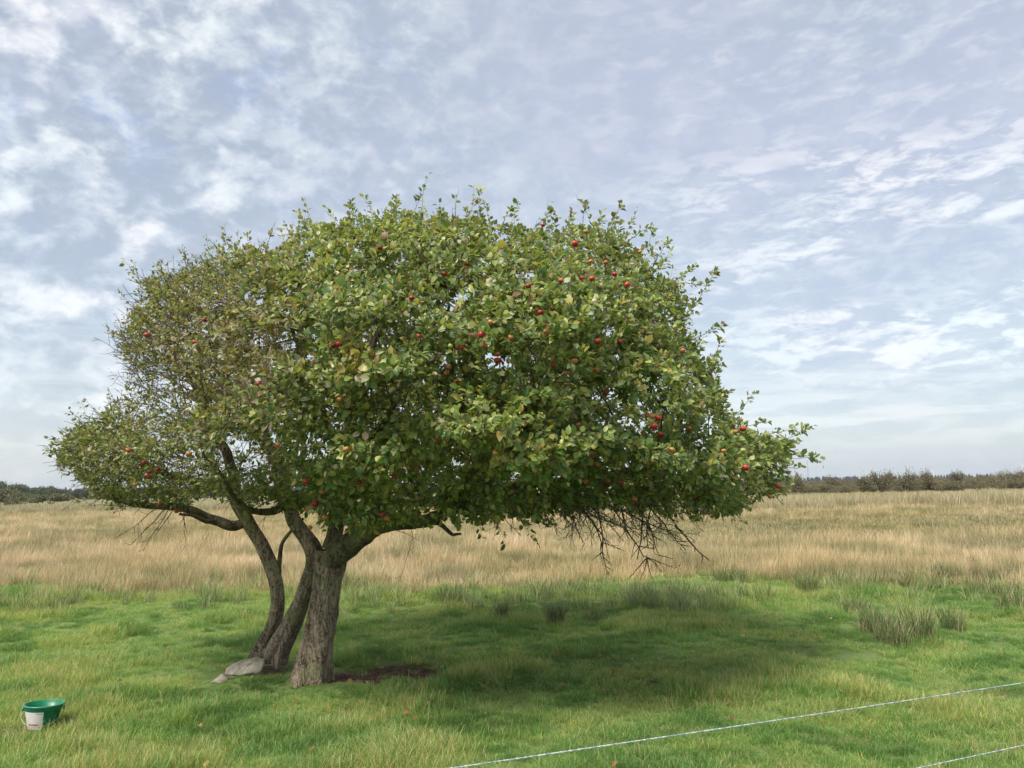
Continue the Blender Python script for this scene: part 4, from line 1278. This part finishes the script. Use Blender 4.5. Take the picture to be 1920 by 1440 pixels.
# colours
g1 = np.array([(0.185, 0.260, 0.066), (0.25, 0.315, 0.088), (0.33, 0.37, 0.12), (0.12, 0.20, 0.058), (0.43, 0.44, 0.18), (0.21, 0.26, 0.11), (0.09, 0.165, 0.052)])
g2 = np.array([(0.26, 0.25, 0.13), (0.20, 0.20, 0.11), (0.29, 0.25, 0.16), (0.21, 0.24, 0.10), (0.25, 0.19, 0.13), (0.20, 0.15, 0.11)])
patch = fbm(base[:, 0] * 1.1, base[:, 1] * 1.1, base[:, 2] * 1.6, seed=121)
c1 = g1[rng.integers(0, len(g1), NL)]; c2 = g2[rng.integers(0, len(g2), NL)]
top = np.clip((base[:, 2] - 2.0) / 1.6, 0, 1)
brn = 0.85 * np.exp(-((lu - 430) / 150) ** 2 - ((lv - 655) / 120) ** 2) + 0.42 * lefl
pb = np.clip(brn + 0.35 * (patch - 0.5) * 2 + top * 0.16, 0.03, 0.9)
isb = rng.uniform(0, 1, NL) < pb
lc = np.where(isb[:, None], c2, c1)
lc = lc * (0.85 + 0.45 * np.clip(patch - 0.35, 0, 0.5)[:, None] * 2) * rng.uniform(0.8, 1.25, (NL, 1))
yl = rng.uniform(0, 1, NL)
lc = np.where((yl < 0.018)[:, None], np.array([0.42, 0.33, 0.06]) * rng.uniform(0.7, 1.1, (NL, 1)), lc)
lc = np.where(((yl > 0.018) & (yl < 0.04))[:, None], np.array([0.22, 0.11, 0.05]) * rng.uniform(0.7, 1.3, (NL, 1)), lc)
lc = np.where(((yl > 0.04) & (yl < 0.09))[:, None], np.array([0.22, 0.23, 0.08]) * rng.uniform(0.8, 1.2, (NL, 1)), lc)
for (yu, yv, yr) in [(670, 650, 34), (925, 865, 26), (1215, 790, 14), (1235, 700, 18), (650, 690, 20), (1300, 770, 10), (1465, 810, 14)]:
    k = (np.hypot(lu - yu, lv - yv) < yr) & (rng.uniform(0, 1, NL) < 0.4)
    lc[k] = np.array([0.42, 0.34, 0.10]) * rng.uniform(0.7, 1.1, (k.sum(), 1))

# ---- apples
APP = [  # u, v, colour class (r red, o orange, g green, d dark red), diameter px
    (1078, 457, 'r', 13), (834, 513, 'r', 10), (1110, 522, 'r', 12), (1091, 521, 'r', 11), (1152, 514, 'r', 10), (1176, 534, 'r', 12), (1052, 526, 'o', 10),
    (1136, 492, 'o', 10), (1107, 490, 'o', 8), (1018, 422, 'r', 8), (1098, 434, 'o', 9), (772, 559, 'd', 11), (1013, 586, 'r', 11), (1036, 578, 'o', 9), (1024, 622, 'o', 11),
    (1072, 628, 'g', 11), (920, 604, 'o', 12), (903, 628, 'r', 14), (863, 653, 'd', 13), (845, 649, 'g', 10), (909, 648, 'o', 9), (933, 664, 'o', 11),
    (933, 676, 'r', 15), (841, 689, 'o', 12), (836, 701, 'o', 9), (786, 630, 'r', 10), (958, 632, 'o', 8), (1121, 639, 'r', 13), (1163, 641, 'r', 12), (1078, 677, 'o', 12),
    (1118, 694, 'o', 11), (1038, 684, 'r', 9), (1137, 734, 'r', 13), (1280, 658, 'o', 11), (1223, 780, 'o', 12), (1235, 784, 'r', 12), (1214, 779, 'o', 11), (1227, 799, 'r', 13), (1239, 814, 'r', 12),
    (1291, 803, 'o', 11), (1260, 843, 'o', 8), (1083, 796, 'o', 10), (1393, 804, 'r', 11), (1379, 809, 'o', 9), (1357, 845, 'o', 9), (1398, 877, 'r', 14), (1459, 912, 'r', 10), (1444, 931, 'o', 9),
    (1120, 870, 'o', 12), (1140, 902, 'o', 9), (1164, 906, 'r', 11), (1190, 936, 'o', 12), (1099, 902, 'o', 12), (929, 850, 'o', 10), (819, 822, 'r', 11), (755, 795, 'd', 10),
    (649, 842, 'o', 12), (637, 749, 'o', 10), (573, 903, 'r', 13), (739, 893, 'r', 11), (591, 944, 'r', 14), (610, 970, 'o', 13), (604, 922, 'o', 10), (717, 965, 'r', 10), (725, 973, 'o', 10), (581, 989, 'o', 9),
    (635, 646, 'r', 12), (625, 648, 'd', 9), (513, 594, 'g', 10), (276, 628, 'r', 12), (365, 642, 'd', 11), (712, 465, 'd', 9), (383, 600, 'd', 8), (520, 834, 'o', 10), (355, 850, 'o', 10),
    (242, 843, 'o', 12), (269, 868, 'r', 10), (295, 880, 'd', 10), (280, 885, 'd', 9), (278, 894, 'r', 11), (254, 908, 'o', 9), (299, 946, 'd', 9), (331, 958, 'r', 9), (875, 495, 'd', 9), (915, 800, 'g', 9),
    (991, 536, 'd', 8), (1200, 472, 'o', 8), (855, 715, 'o', 9), (1060, 700, 'o', 9), (485, 720, 'd', 9), (672, 905, 'd', 8)]


def apple_mesh(name, seed):
    n_, m = 14, 16
    r = np.random.default_rng(seed)
    V = []
    for i in range(n_ + 1):
        t = math.pi * i / n_
        rad_ = math.sin(t) ** 0.92 * (1 + 0.06 * math.cos(t))
        z_ = math.cos(t) * 0.88 - 0.30 * math.exp(-(math.sin(t) / 0.32) ** 2) * math.copysign(1, math.cos(t)) * (1 if math.cos(t) > 0 else 0.55)
        for j in range(m):
            a = 2 * math.pi * j / m
            q_ = 1 + 0.03 * math.sin(a * 5 + seed) * (0.4 + 0.6 * (z_ < 0)) + 0.03 * math.sin(a + seed)
            V.append((math.cos(a) * rad_ * q_, math.sin(a) * rad_ * q_, z_))
    V = np.array(V) * 0.5
    Q_ = [(i * m + j, (i + 1) * m + j, (i + 1) * m + (j + 1) % m, i * m + (j + 1) % m) for i in range(n_) for j in range(m)]
    ac = Acc(); ac.add(V, np.array(Q_))
    nq = len(Q_)
    V2, Q2 = tube([(0, 0, 0.26), (0.02, 0, 0.5), (0.06, 0.02, 0.72)], [0.03, 0.025, 0.035], 5); ac.add(V2, Q2)
    V3, Q3 = tube([(0, 0, -0.30), (0, 0, -0.37), (0, 0, -0.40)], [0.10, 0.07, 0.02], 6); ac.add(V3, Q3)
    me = ac.mesh(name, None, True)
    return me, nq


def apple_mat(name, c_a, c_b, amt):
    m, n, b = material(name)
    p = n.node('ShaderNodeTexCoord').outputs['Object']
    x_, y_, z_ = n.xyz(p)
    oi = n.node('ShaderNodeObjectInfo').outputs['Random']
    f = n.noise(n.mapping(p, (4, 4, 0.8)), 3.0, 5, 0.6)
    blush = n.ramp(n.math('ADD', n.math('MULTIPLY', f, 0.9), n.math('MULTIPLY', z_, -0.35)), 0.55 - amt, 0.75 - amt)
    c = n.mix(blush, c_b, c_a)
    c = n.mix(n.math('MULTIPLY', n.ramp(n.noise(p, 22.0, 2), 0.66, 0.7), 0.35), c, (0.6, 0.4, 0.2))
    c = n.mix(n.ramp(z_, 0.30, 0.42), c, (0.25, 0.22, 0.06))
    n.put(b.inputs['Base Color'], c)
    b.inputs['Roughness'].default_value = 0.33
    return m


M_stalk, n, b = material('apple_stalk'); b.inputs['Base Color'].default_value = (0.08, 0.055, 0.03, 1); b.inputs['Roughness'].default_value = 0.9
AM = {'r': apple_mat('red_apple', (0.40, 0.012, 0.022), (0.42, 0.07, 0.035), 0.20), 'd': apple_mat('dark_red_apple', (0.27, 0.012, 0.018), (0.30, 0.05, 0.02), 0.25),
      'o': apple_mat('orange_apple', (0.46, 0.05, 0.03), (0.46, 0.19, 0.07), 0.10), 'g': apple_mat('green_apple', (0.33, 0.30, 0.09), (0.28, 0.30, 0.10), 0.0)}
ameshes = {}
for c_, mt in AM.items():
    for s in range(3):
        me, nq = apple_mesh('apple', s * 3 + ord(c_))
        me.materials.append(mt); me.materials.append(M_stalk)
        mi = np.zeros(len(me.polygons), np.int32); mi[nq:] = 1
        me.polygons.foreach_set('material_index', mi)
        ameshes[(c_, s)] = me
kill = np.zeros(NL, bool)
ctrL = base + Ld * (size[:, None] * 0.5)
cu_, cv2, cz = proj(ctrL)
cy = ctrL[:, 1]
for k_, (u_, v_, c_, dpx) in enumerate(APP):
    nearl = np.hypot(cu_ - u_, cv2 - v_) < 20
    dfront = np.percentile(cy[nearl], 6) if nearl.sum() > 4 else D0 - 0.8
    d_ = float(dfront) - 0.02
    p_ = at(u_, v_, d_)
    dia = min(0.066, max(0.038, (dpx + 0.6) * d_ / FPX))
    # leaves do not grow through the fruit, and those hanging over its face are thinned
    full = c_ != 'd'
    rpx = dia * 0.5 * FPX / d_
    over = (np.hypot(cu_ - u_, cv2 - v_) < rpx * (1.3 if full else 0.85)) & (cy < d_ + 0.01)
    kill |= over
    kill |= np.linalg.norm(ctrL - np.array(p_), axis=1) < dia * 0.62
    o = bpy.data.objects.new('apple', ameshes[(c_, k_ % 3)])
    COL.objects.link(o); o.parent = tree
    o.location = p_ - tree.location
    o.scale = (dia, dia, dia * random.uniform(0.88, 1.0))
    o.rotation_euler = (random.uniform(-0.5, 0.5), random.uniform(-0.5, 0.5), random.uniform(0, 6.28))
    if c_ == 'o': o['label'] = 'orange flushed apple'
    elif c_ == 'g': o['label'] = 'unripe green apple'
    elif c_ == 'd': o['label'] = 'dark red apple in the shade of leaves'

# thin leaves in front of the dark hollows so they read as holes
for (cu1, cv1, ru, rv) in HOLL:
    e = np.hypot((lu - cu1) / ru, (lv - cv1) / rv) + (vn(lu / 16, lv / 16, seed=18) - 0.5) * 0.9
    kill |= (e < 0.85) & (base[:, 1] < D0 + 0.2) & (rng.uniform(0, 1, NL) < 0.86)
kl = ~kill
base, Ld, Nn, Sd, size, wsc, tv, lc, cu_, cv2, cy = (a_[kl] for a_ in (base, Ld, Nn, Sd, size, wsc, tv, lc, cu_, cv2, cy))
NL = len(base)
# the 300 leaves that show largest become parts of their own
vis = np.abs((Nn * unit(base - np.array((0, 0, EYE)))).sum(1)) * size / cy
cell = (cu_ // 22).astype(int) * 1000 + (cv2 // 22).astype(int)
o_ = np.argsort(cy); _, first = np.unique(cell[o_], return_index=True); front = o_[first]
front = front[(cu_[front] > 60) & (cu_[front] < 1560)]
sel = front[np.argsort(-vis[front])[:300]]
mass = np.ones(NL, bool); mass[sel] = False


def leaf_verts(ix):
    t = TPL[tv[ix]]
    s = size[ix][:, None, None]
    return base[ix][:, None] + s * (t[..., 0:1] * Ld[ix][:, None] + t[..., 1:2] * (Sd[ix] * wsc[ix][:, None])[:, None] + t[..., 2:3] * Nn[ix][:, None])


ix = np.nonzero(mass)[0]
V = leaf_verts(ix).reshape(-1, 3)
T = (LT[None] + (np.arange(len(ix)) * 8)[:, None, None]).reshape(-1, 3)
fol = link('foliage', np_mesh('foliage', V, T, None, np.repeat(lc[ix], 8, 0), True, M_leaf), tree)
fol['kind'] = 'stuff'
lm = {}
cls_cols = np.array([(0.16, 0.25, 0.062), (0.10, 0.185, 0.05), (0.25, 0.32, 0.09), (0.25, 0.25, 0.11), (0.42, 0.34, 0.09)])
for t in range(len(TPL)):
    for c_ in range(len(cls_cols)):
        lm[(t, c_)] = None
for i in sel:
    c_ = int(np.argmin(np.abs(cls_cols - lc[i]).sum(1))); t = int(tv[i])
    if lm[(t, c_)] is None:
        lm[(t, c_)] = np_mesh('leaf', TPL[t], LT, None, np.tile(cls_cols[c_], (8, 1)), True, M_leaf)
    o = bpy.data.objects.new('leaf', lm[(t, c_)])
    COL.objects.link(o); o.parent = tree
    s = float(size[i])
    mw = Matrix(((Ld[i][0] * s, Sd[i][0] * s * wsc[i], Nn[i][0] * s, base[i][0] - tree.location[0]),
                 (Ld[i][1] * s, Sd[i][1] * s * wsc[i], Nn[i][1] * s, base[i][1] - tree.location[1]),
                 (Ld[i][2] * s, Sd[i][2] * s * wsc[i], Nn[i][2] * s, base[i][2] - tree.location[2]), (0, 0, 0, 1)))
    o.matrix_basis = mw

# ------------------------------------------------------------------ rocks
Mr, n, b = material('granite')
p = n.node('ShaderNodeTexCoord').outputs['Object']
c = n.mix(n.ramp(n.noise(p, 9, 6, 0.65), 0.35, 0.65), (0.20, 0.175, 0.145), (0.38, 0.34, 0.28))
c = n.mix(n.math('MULTIPLY', n.ramp(n.noise(p, 60, 3, 0.6), 0.5, 0.75), 0.5), c, (0.10, 0.08, 0.07))
c = n.mix(n.math('MULTIPLY', n.ramp(n.noise(n.mapping(p, loc=(2, 1, 4)), 7, 5, 0.65), 0.52, 0.58), 0.75), c, (0.13, 0.14, 0.07))
n.put(b.inputs['Base Color'], c); b.inputs['Roughness'].default_value = 0.9
bp = n.node('ShaderNodeBump'); bp.inputs['Strength'].default_value = 0.6; bp.inputs['Distance'].default_value = 0.015
n.put(bp.inputs['Height'], n.noise(p, 35, 6, 0.7)); n.l.new(bp.outputs[0], b.inputs['Normal'])


def rock(u, v, sx, sy, sz, rot, seed, lab, sink=0.3, cuts=None):
    a, bb = np.meshgrid(np.linspace(0, 2 * math.pi, 40, endpoint=False), np.linspace(0, math.pi, 26))
    d = np.stack([np.sin(bb) * np.cos(a), np.sin(bb) * np.sin(a), np.cos(bb)], -1).reshape(-1, 3)
    r_ = np.ones(len(d))
    rr_ = np.random.default_rng(seed)
    for _ in range(13):                                 # facets
        nn_ = unit(rr_.normal(0, 1, 3)); nn_[2] *= 0.7
        dd = d @ nn_; lim = rr_.uniform(0.55, 0.82)
        r_ = np.where(dd > 0, np.minimum(r_, lim / np.maximum(dd, 1e-3)), r_)
    r_ *= 1 + (fbm(d[:, 0] * 2 + 5, d[:, 1] * 2, d[:, 2] * 2, seed=seed) - .5) * 0.3 + (fbm(d[:, 0] * 7 + 5, d[:, 1] * 7, d[:, 2] * 7, seed=seed) - .5) * 0.07
    V = d * r_[:, None] * np.array([sx, sy, sz])
    V[:, 2] *= 0.62 + 0.5 * np.clip(V[:, 0] / sx, -1, 0.8)
    i = np.arange(25)[:, None] * 40; j = np.arange(40)[None, :]; k = (j + 1) % 40
    Q_ = np.stack([i + j, i + 40 + j, i + 40 + k, i + k], -1).reshape(-1, 4)
    o = link('rock', np_mesh('rock', V, None, Q_, None, True, Mr))
    p_ = on_ground(u, v); o.location = (p_.x, p_.y, p_.z + sz * sink); o.rotation_euler = rot
    tag(o, lab, 'rock')


rock(456, 1268, 0.245, 0.16, 0.105, (0.30, -0.10, 0.1), 5, 'large pale grey rock leaning against the foot of the trunks', 0.45)
rock(409, 1283, 0.085, 0.06, 0.05, (0, -0.35, 0.3), 9, 'small light stone half sunk in the grass left of the large rock', 0.2)

# ------------------------------------------------------------------ bucket
Mb, n, b = material('green_plastic')
p = n.node('ShaderNodeTexCoord').outputs['Object']
c = n.mix(n.math('MULTIPLY', n.ramp(n.noise(p, 24, 5, 0.7), 0.5, 0.75), 0.25), (0.004, 0.155, 0.075), (0.05, 0.16, 0.09))
n.put(b.inputs['Base Color'], c); n.put(b.inputs['Roughness'], n.ramp(n.noise(p, 12, 4), 0.3, 0.7, 0.28, 0.5))
Mrim, n, b = material('green_plastic_rim'); b.inputs['Base Color'].default_value = (0.03, 0.22, 0.12, 1); b.inputs['Roughness'].default_value = 0.35
Mh, n, b = material('galvanised_wire'); b.inputs['Base Color'].default_value = (0.28, 0.36, 0.30, 1); b.inputs['Metallic'].default_value = 0.6; b.inputs['Roughness'].default_value = 0.4
pb_ = on_ground(77, 1367)
bucket = empty('bucket', pb_)
bucket.rotation_euler = (math.radians(-3), math.radians(2), 0)
tag(bucket, 'green plastic bucket with a white label standing in the grass', 'bucket')
RB_, RT_, HB = 0.080, 0.120, 0.165


def ring_mesh(name, prof, mat, sides=72, a0=0, a1=2 * math.pi, close=True):
    a = np.linspace(a0, a1, sides, endpoint=not close)
    prof = np.asarray(prof, float)
    V = np.stack([np.outer(prof[:, 0], np.cos(a)), np.outer(prof[:, 0], np.sin(a)), np.repeat(prof[:, 1][:, None], sides, 1)], -1).reshape(-1, 3)
    i = np.arange(len(prof) - 1)[:, None] * sides
    j = np.arange(sides if close else sides - 1)[None, :]; k = (j + 1) % sides
    Q_ = np.stack([i + j, i + k, i + sides + k, i + sides + j], -1).reshape(-1, 4)
    return np_mesh(name, V, None, Q_, None, True, mat)


def bpart(name, me, par=None):
    o = bpy.data.objects.new(name, me); COL.objects.link(o); o.parent = par or bucket; return o


zw = lambda z: RB_ + (RT_ - RB_) * z / HB
body = bpart('body', ring_mesh('body', [(0.001, 0.0), (RB_ - 0.006, 0.0), (RB_, 0.006), (zw(0.07), 0.07), (zw(0.128), 0.128), (zw(0.131) + 0.003, 0.131), (zw(HB) , HB),
                                         (zw(HB) - 0.003, HB), (zw(0.1) - 0.003, 0.1), (RB_ - 0.003, 0.008), (0.001, 0.008)], Mb))
bpart('rim', ring_mesh('rim', [(RT_ + 0.000, HB - 0.011), (RT_ + 0.005, HB - 0.011), (RT_ + 0.006, HB - 0.003), (RT_ + 0.004, HB + 0.001), (RT_ - 0.003, HB + 0.001), (RT_ - 0.0035, HB - 0.006)], Mrim))
for s in (-1, 1):
    a_s = math.radians(18)
    ac = Acc()
    cx = s * (RT_ + 0.006) * math.cos(a_s); cy_ = s * (RT_ + 0.006) * math.sin(a_s)
    V, Q_ = tube([(cx * 0.97, cy_ * 0.97, HB - 0.03), (cx * 1.02, cy_ * 1.02, HB - 0.03), (cx * 1.045, cy_ * 1.045, HB - 0.03), (cx * 1.05, cy_ * 1.05, HB - 0.03)], [0.014, 0.014, 0.012, 0.001], 14)
    ac.add(V, Q_); bpart('ear', ac.mesh('ear', Mrim, True))
# wire handle hanging down in front
t = np.linspace(0, math.pi, 40)
hx = np.array([math.cos(math.radians(18)), math.sin(math.radians(18)), 0]); hy = np.array([math.sin(math.radians(18)), -math.cos(math.radians(18)), 0])
hp = []
for tt in t:
    fr = math.sin(tt)
    q_ = hx * (RT_ + 0.014) * math.cos(tt) * 1.0 + hy * (0.115 * fr + 0.002)
    hp.append(q_ + np.array([0, 0, HB - 0.03 - 0.10 * fr]))
handle = bpart('handle', np_mesh('handle', *(lambda r_: (r_[0], None, r_[1]))(tube(np.array(hp), np.full(40, 0.0016), 8)), None, True, Mh))
# printed label wrapped on the side facing the camera
Ml, n, b = material('printed_label')
p = n.node('ShaderNodeUVMap', uv_map='UVMap').outputs[0]
U, V_, _z = n.xyz(p)


def box(u0, u1, v0, v1):
    a = n.math('MULTIPLY', n.math('GREATER_THAN', U, u0), n.math('LESS_THAN', U, u1))
    c_ = n.math('MULTIPLY', n.math('GREATER_THAN', V_, v0), n.math('LESS_THAN', V_, v1))
    return n.math('MULTIPLY', a, c_)


c = n.mix(n.math('MULTIPLY', n.ramp(n.noise(p, 3, 4), 0.4, 0.7), 0.25), (0.66, 0.64, 0.64), (0.58, 0.53, 0.50))
stroke = n.math('GREATER_THAN', n.noise(n.mapping(p, (70, 9, 1)), 1.0, 2), 0.44)
c = n.mix(box(0.20, 0.84, 0.215, 0.34), c, (0.68, 0.30, 0.36))
c = n.mix(n.math('MULTIPLY', box(0.24, 0.82, 0.235, 0.32), stroke), c, (0.36, 0.06, 0.12))
fine_ = n.math('GREATER_THAN', n.noise(n.mapping(p, (90, 40, 1)), 1.0, 2), 0.55)
c = n.mix(n.math('MULTIPLY', box(0.12, 0.60, 0.05, 0.16), fine_), c, (0.30, 0.28, 0.28))
c = n.mix(n.math('MULTIPLY', box(0.76, 0.97, 0.13, 0.18), fine_), c, (0.25, 0.2, 0.2))
c = n.mix(n.math('MULTIPLY', box(0.70, 0.97, 0.875, 0.92), stroke), c, (0.22, 0.2, 0.22))
n.put(b.inputs['Base Color'], c); b.inputs['Roughness'].default_value = 0.4
na_, nz_ = 22, 6
ang = np.linspace(math.radians(-136), math.radians(-58), na_); zs = np.linspace(0.010, 0.128, nz_)
V = []; UV = []
for z_ in zs:
    for a_ in ang:
        r_ = zw(z_) + 0.0012
        V.append((r_ * math.cos(a_), r_ * math.sin(a_), z_)); UV.append(((a_ - ang[0]) / (ang[-1] - ang[0]), (z_ - zs[0]) / (zs[-1] - zs[0])))
Q_ = [(i * na_ + j, i * na_ + j + 1, (i + 1) * na_ + j + 1, (i + 1) * na_ + j) for i in range(nz_ - 1) for j in range(na_ - 1)]
me = np_mesh('label', V, None, Q_, None, True, Ml)
uvl = me.uv_layers.new(name='UVMap')
li = np.zeros(len(me.loops), np.int32); me.loops.foreach_get('vertex_index', li)
uvl.data.foreach_set('uv', np.array(UV, np.float32)[li].ravel())
bpart('label', me, body)

# ------------------------------------------------------------------ electric fence: two twisted wires, posts outside the view
th = math.radians(67.7)
fd = np.array([math.sin(th), math.cos(th), 0]); fn = np.array([math.cos(th), -math.sin(th), 0])     # along, normal
DF = 2.30
fence = empty('electric_fence', (0, 0, 0))
tag(fence, 'electric fence of two thin twisted grey wires crossing the lower right foreground', 'fence')
Mwire, n, b = material('twisted_wire')
p = n.node('ShaderNodeTexCoord').outputs['Object']
n.put(b.inputs['Base Color'], n.mix(n.ramp(n.noise(p, 60, 2), 0.4, 0.6), (0.30, 0.34, 0.36), (0.62, 0.66, 0.66)))
b.inputs['Roughness'].default_value = 0.45; b.inputs['Metallic'].default_value = 0.35


def wire_at(u, v):
    r = np.array(camR * ((u - 960) / FPX) + camU * ((720 - v) / FPX) + fwd)
    # plane: points p with p . nrm = DF where nrm is horizontal normal of the fence pointing away from the camera
    nrm = np.array([-fn[0], -fn[1], 0.0])
    k = DF / (r @ nrm)
    return np.array([0, 0, EYE]) + r * k


for (pa, pm, pz) in (((850, 1440), (1390, 1366), (1920, 1282)), ((1720, 1440), (1820, 1419.5), (1920, 1398))):
    A, Bm, C_ = wire_at(*pa), wire_at(*pm), wire_at(*pz)
    sA, sB, sC = (float(q_ @ fd) for q_ in (A, Bm, C_))
    cf = np.polyfit([sA, sC], [A[2], C_[2]], 1)
    s = np.linspace(-3.6, 6.4, 1500)
    mid = (sA + sC) / 2
    sag = 0.0012 * ((s - 1.4) ** 2)
    zc_ = np.polyval(cf, s) + sag - 0.0012 * ((mid - 1.4) ** 2)
    org = np.array([-fn[0], -fn[1], 0]) * DF
    line = org[None] + s[:, None] * fd[None]; line[:, 2] = zc_
    ac = Acc()
    for ph in (0, 2.094, 4.189):
        a = s * 2 * math.pi / 0.045 + ph
        off = 0.0013 * (np.cos(a)[:, None] * np.array([-fn[0], -fn[1], 0]) + np.sin(a)[:, None] * np.array([0, 0, 1.0]))
        V, Q_ = tube(line + off, np.full(len(s), 0.00135), 5); ac.add(V, Q_)
    link('wire', ac.mesh('wire', Mwire, True), fence)
    print('wire z', zc_[0], zc_[-1])
Mpost, n, b = material('weathered_post')
p = n.node('ShaderNodeTexCoord').outputs['Object']
n.put(b.inputs['Base Color'], n.mix(n.noise(n.mapping(p, (1, 1, 0.15)), 30, 5), (0.12, 0.10, 0.08), (0.30, 0.27, 0.22))); b.inputs['Roughness'].default_value = 0.9
for s in (-3.6, 6.4):
    org = np.array([-fn[0], -fn[1], 0]) * (DF + 0.035) + fd * s
    V, Q_ = tube([(org[0], org[1], -0.1), (org[0], org[1], 0.5), (org[0], org[1], 1.10), (org[0], org[1], 1.12)], [0.033, 0.032, 0.031, 0.002], 14)
    link('post', np_mesh('post', V, None, Q_, None, True, Mpost), fence)

# ------------------------------------------------------------------ fallen leaves
ac = Acc()
r = np.random.default_rng(77)
xs = r.normal(-0.7, 1.7, 150); ys = r.normal(6.4, 1.3, 150); ys = np.clip(ys, 4.2, 9.5)
for x_, y_ in zip(xs, ys):
    z_ = float(gh(np.array([x_]), np.array([y_]))[0]) + r.uniform(0.04, 0.07)
    e = Euler((r.uniform(-.6, .6), r.uniform(-.6, .6), r.uniform(0, 6.28))).to_matrix()
    V = (TPL[r.integers(0, 8)] * r.uniform(0.035, 0.055)) @ np.array(e).T + (x_, y_, z_)
    ac.add(V, None, LT, np.array([(0.30, 0.15, 0.06), (0.36, 0.26, 0.09), (0.20, 0.10, 0.05), (0.35, 0.20, 0.12)][r.integers(0, 4)]) * r.uniform(0.7, 1.2))
o = link('fallen_leaves', ac.mesh('fallen_leaves', M_leaf, True)); tag(o, 'brown and yellow fallen leaves scattered in the grass below the tree', 'fallen leaves', kind='stuff')
tri = sum(len(me.polygons) for me in bpy.data.meshes)
print('polygons', tri)

# ------------------------------------------------------------------ air
vm_ = bpy.data.materials.new('haze'); vm_.use_nodes = True
n = NT(vm_.node_tree); n.n.clear()
vo = n.node('ShaderNodeOutputMaterial'); pv = n.node('ShaderNodeVolumePrincipled')
pv.inputs['Color'].default_value = (0.80, 0.87, 0.97, 1); pv.inputs['Density'].default_value = 0.00018
n.l.new(pv.outputs[0], vo.inputs['Volume'])
hx0, hy0, z0, z1_ = 9500, 9500, -1.6, 118
V = np.array([(x_, y_, z_) for z_ in (z0, z1_) for (x_, y_) in ((-hx0, -hy0), (hx0, -hy0), (hx0, hy0), (-hx0, hy0))])
Q_ = [(3, 2, 1, 0), (4, 5, 6, 7), (0, 1, 5, 4), (1, 2, 6, 5), (2, 3, 7, 6), (3, 0, 4, 7)]
hz = link('haze', np_mesh('haze', V, None, Q_, None, False, vm_)); tag(hz, kind='stuff')
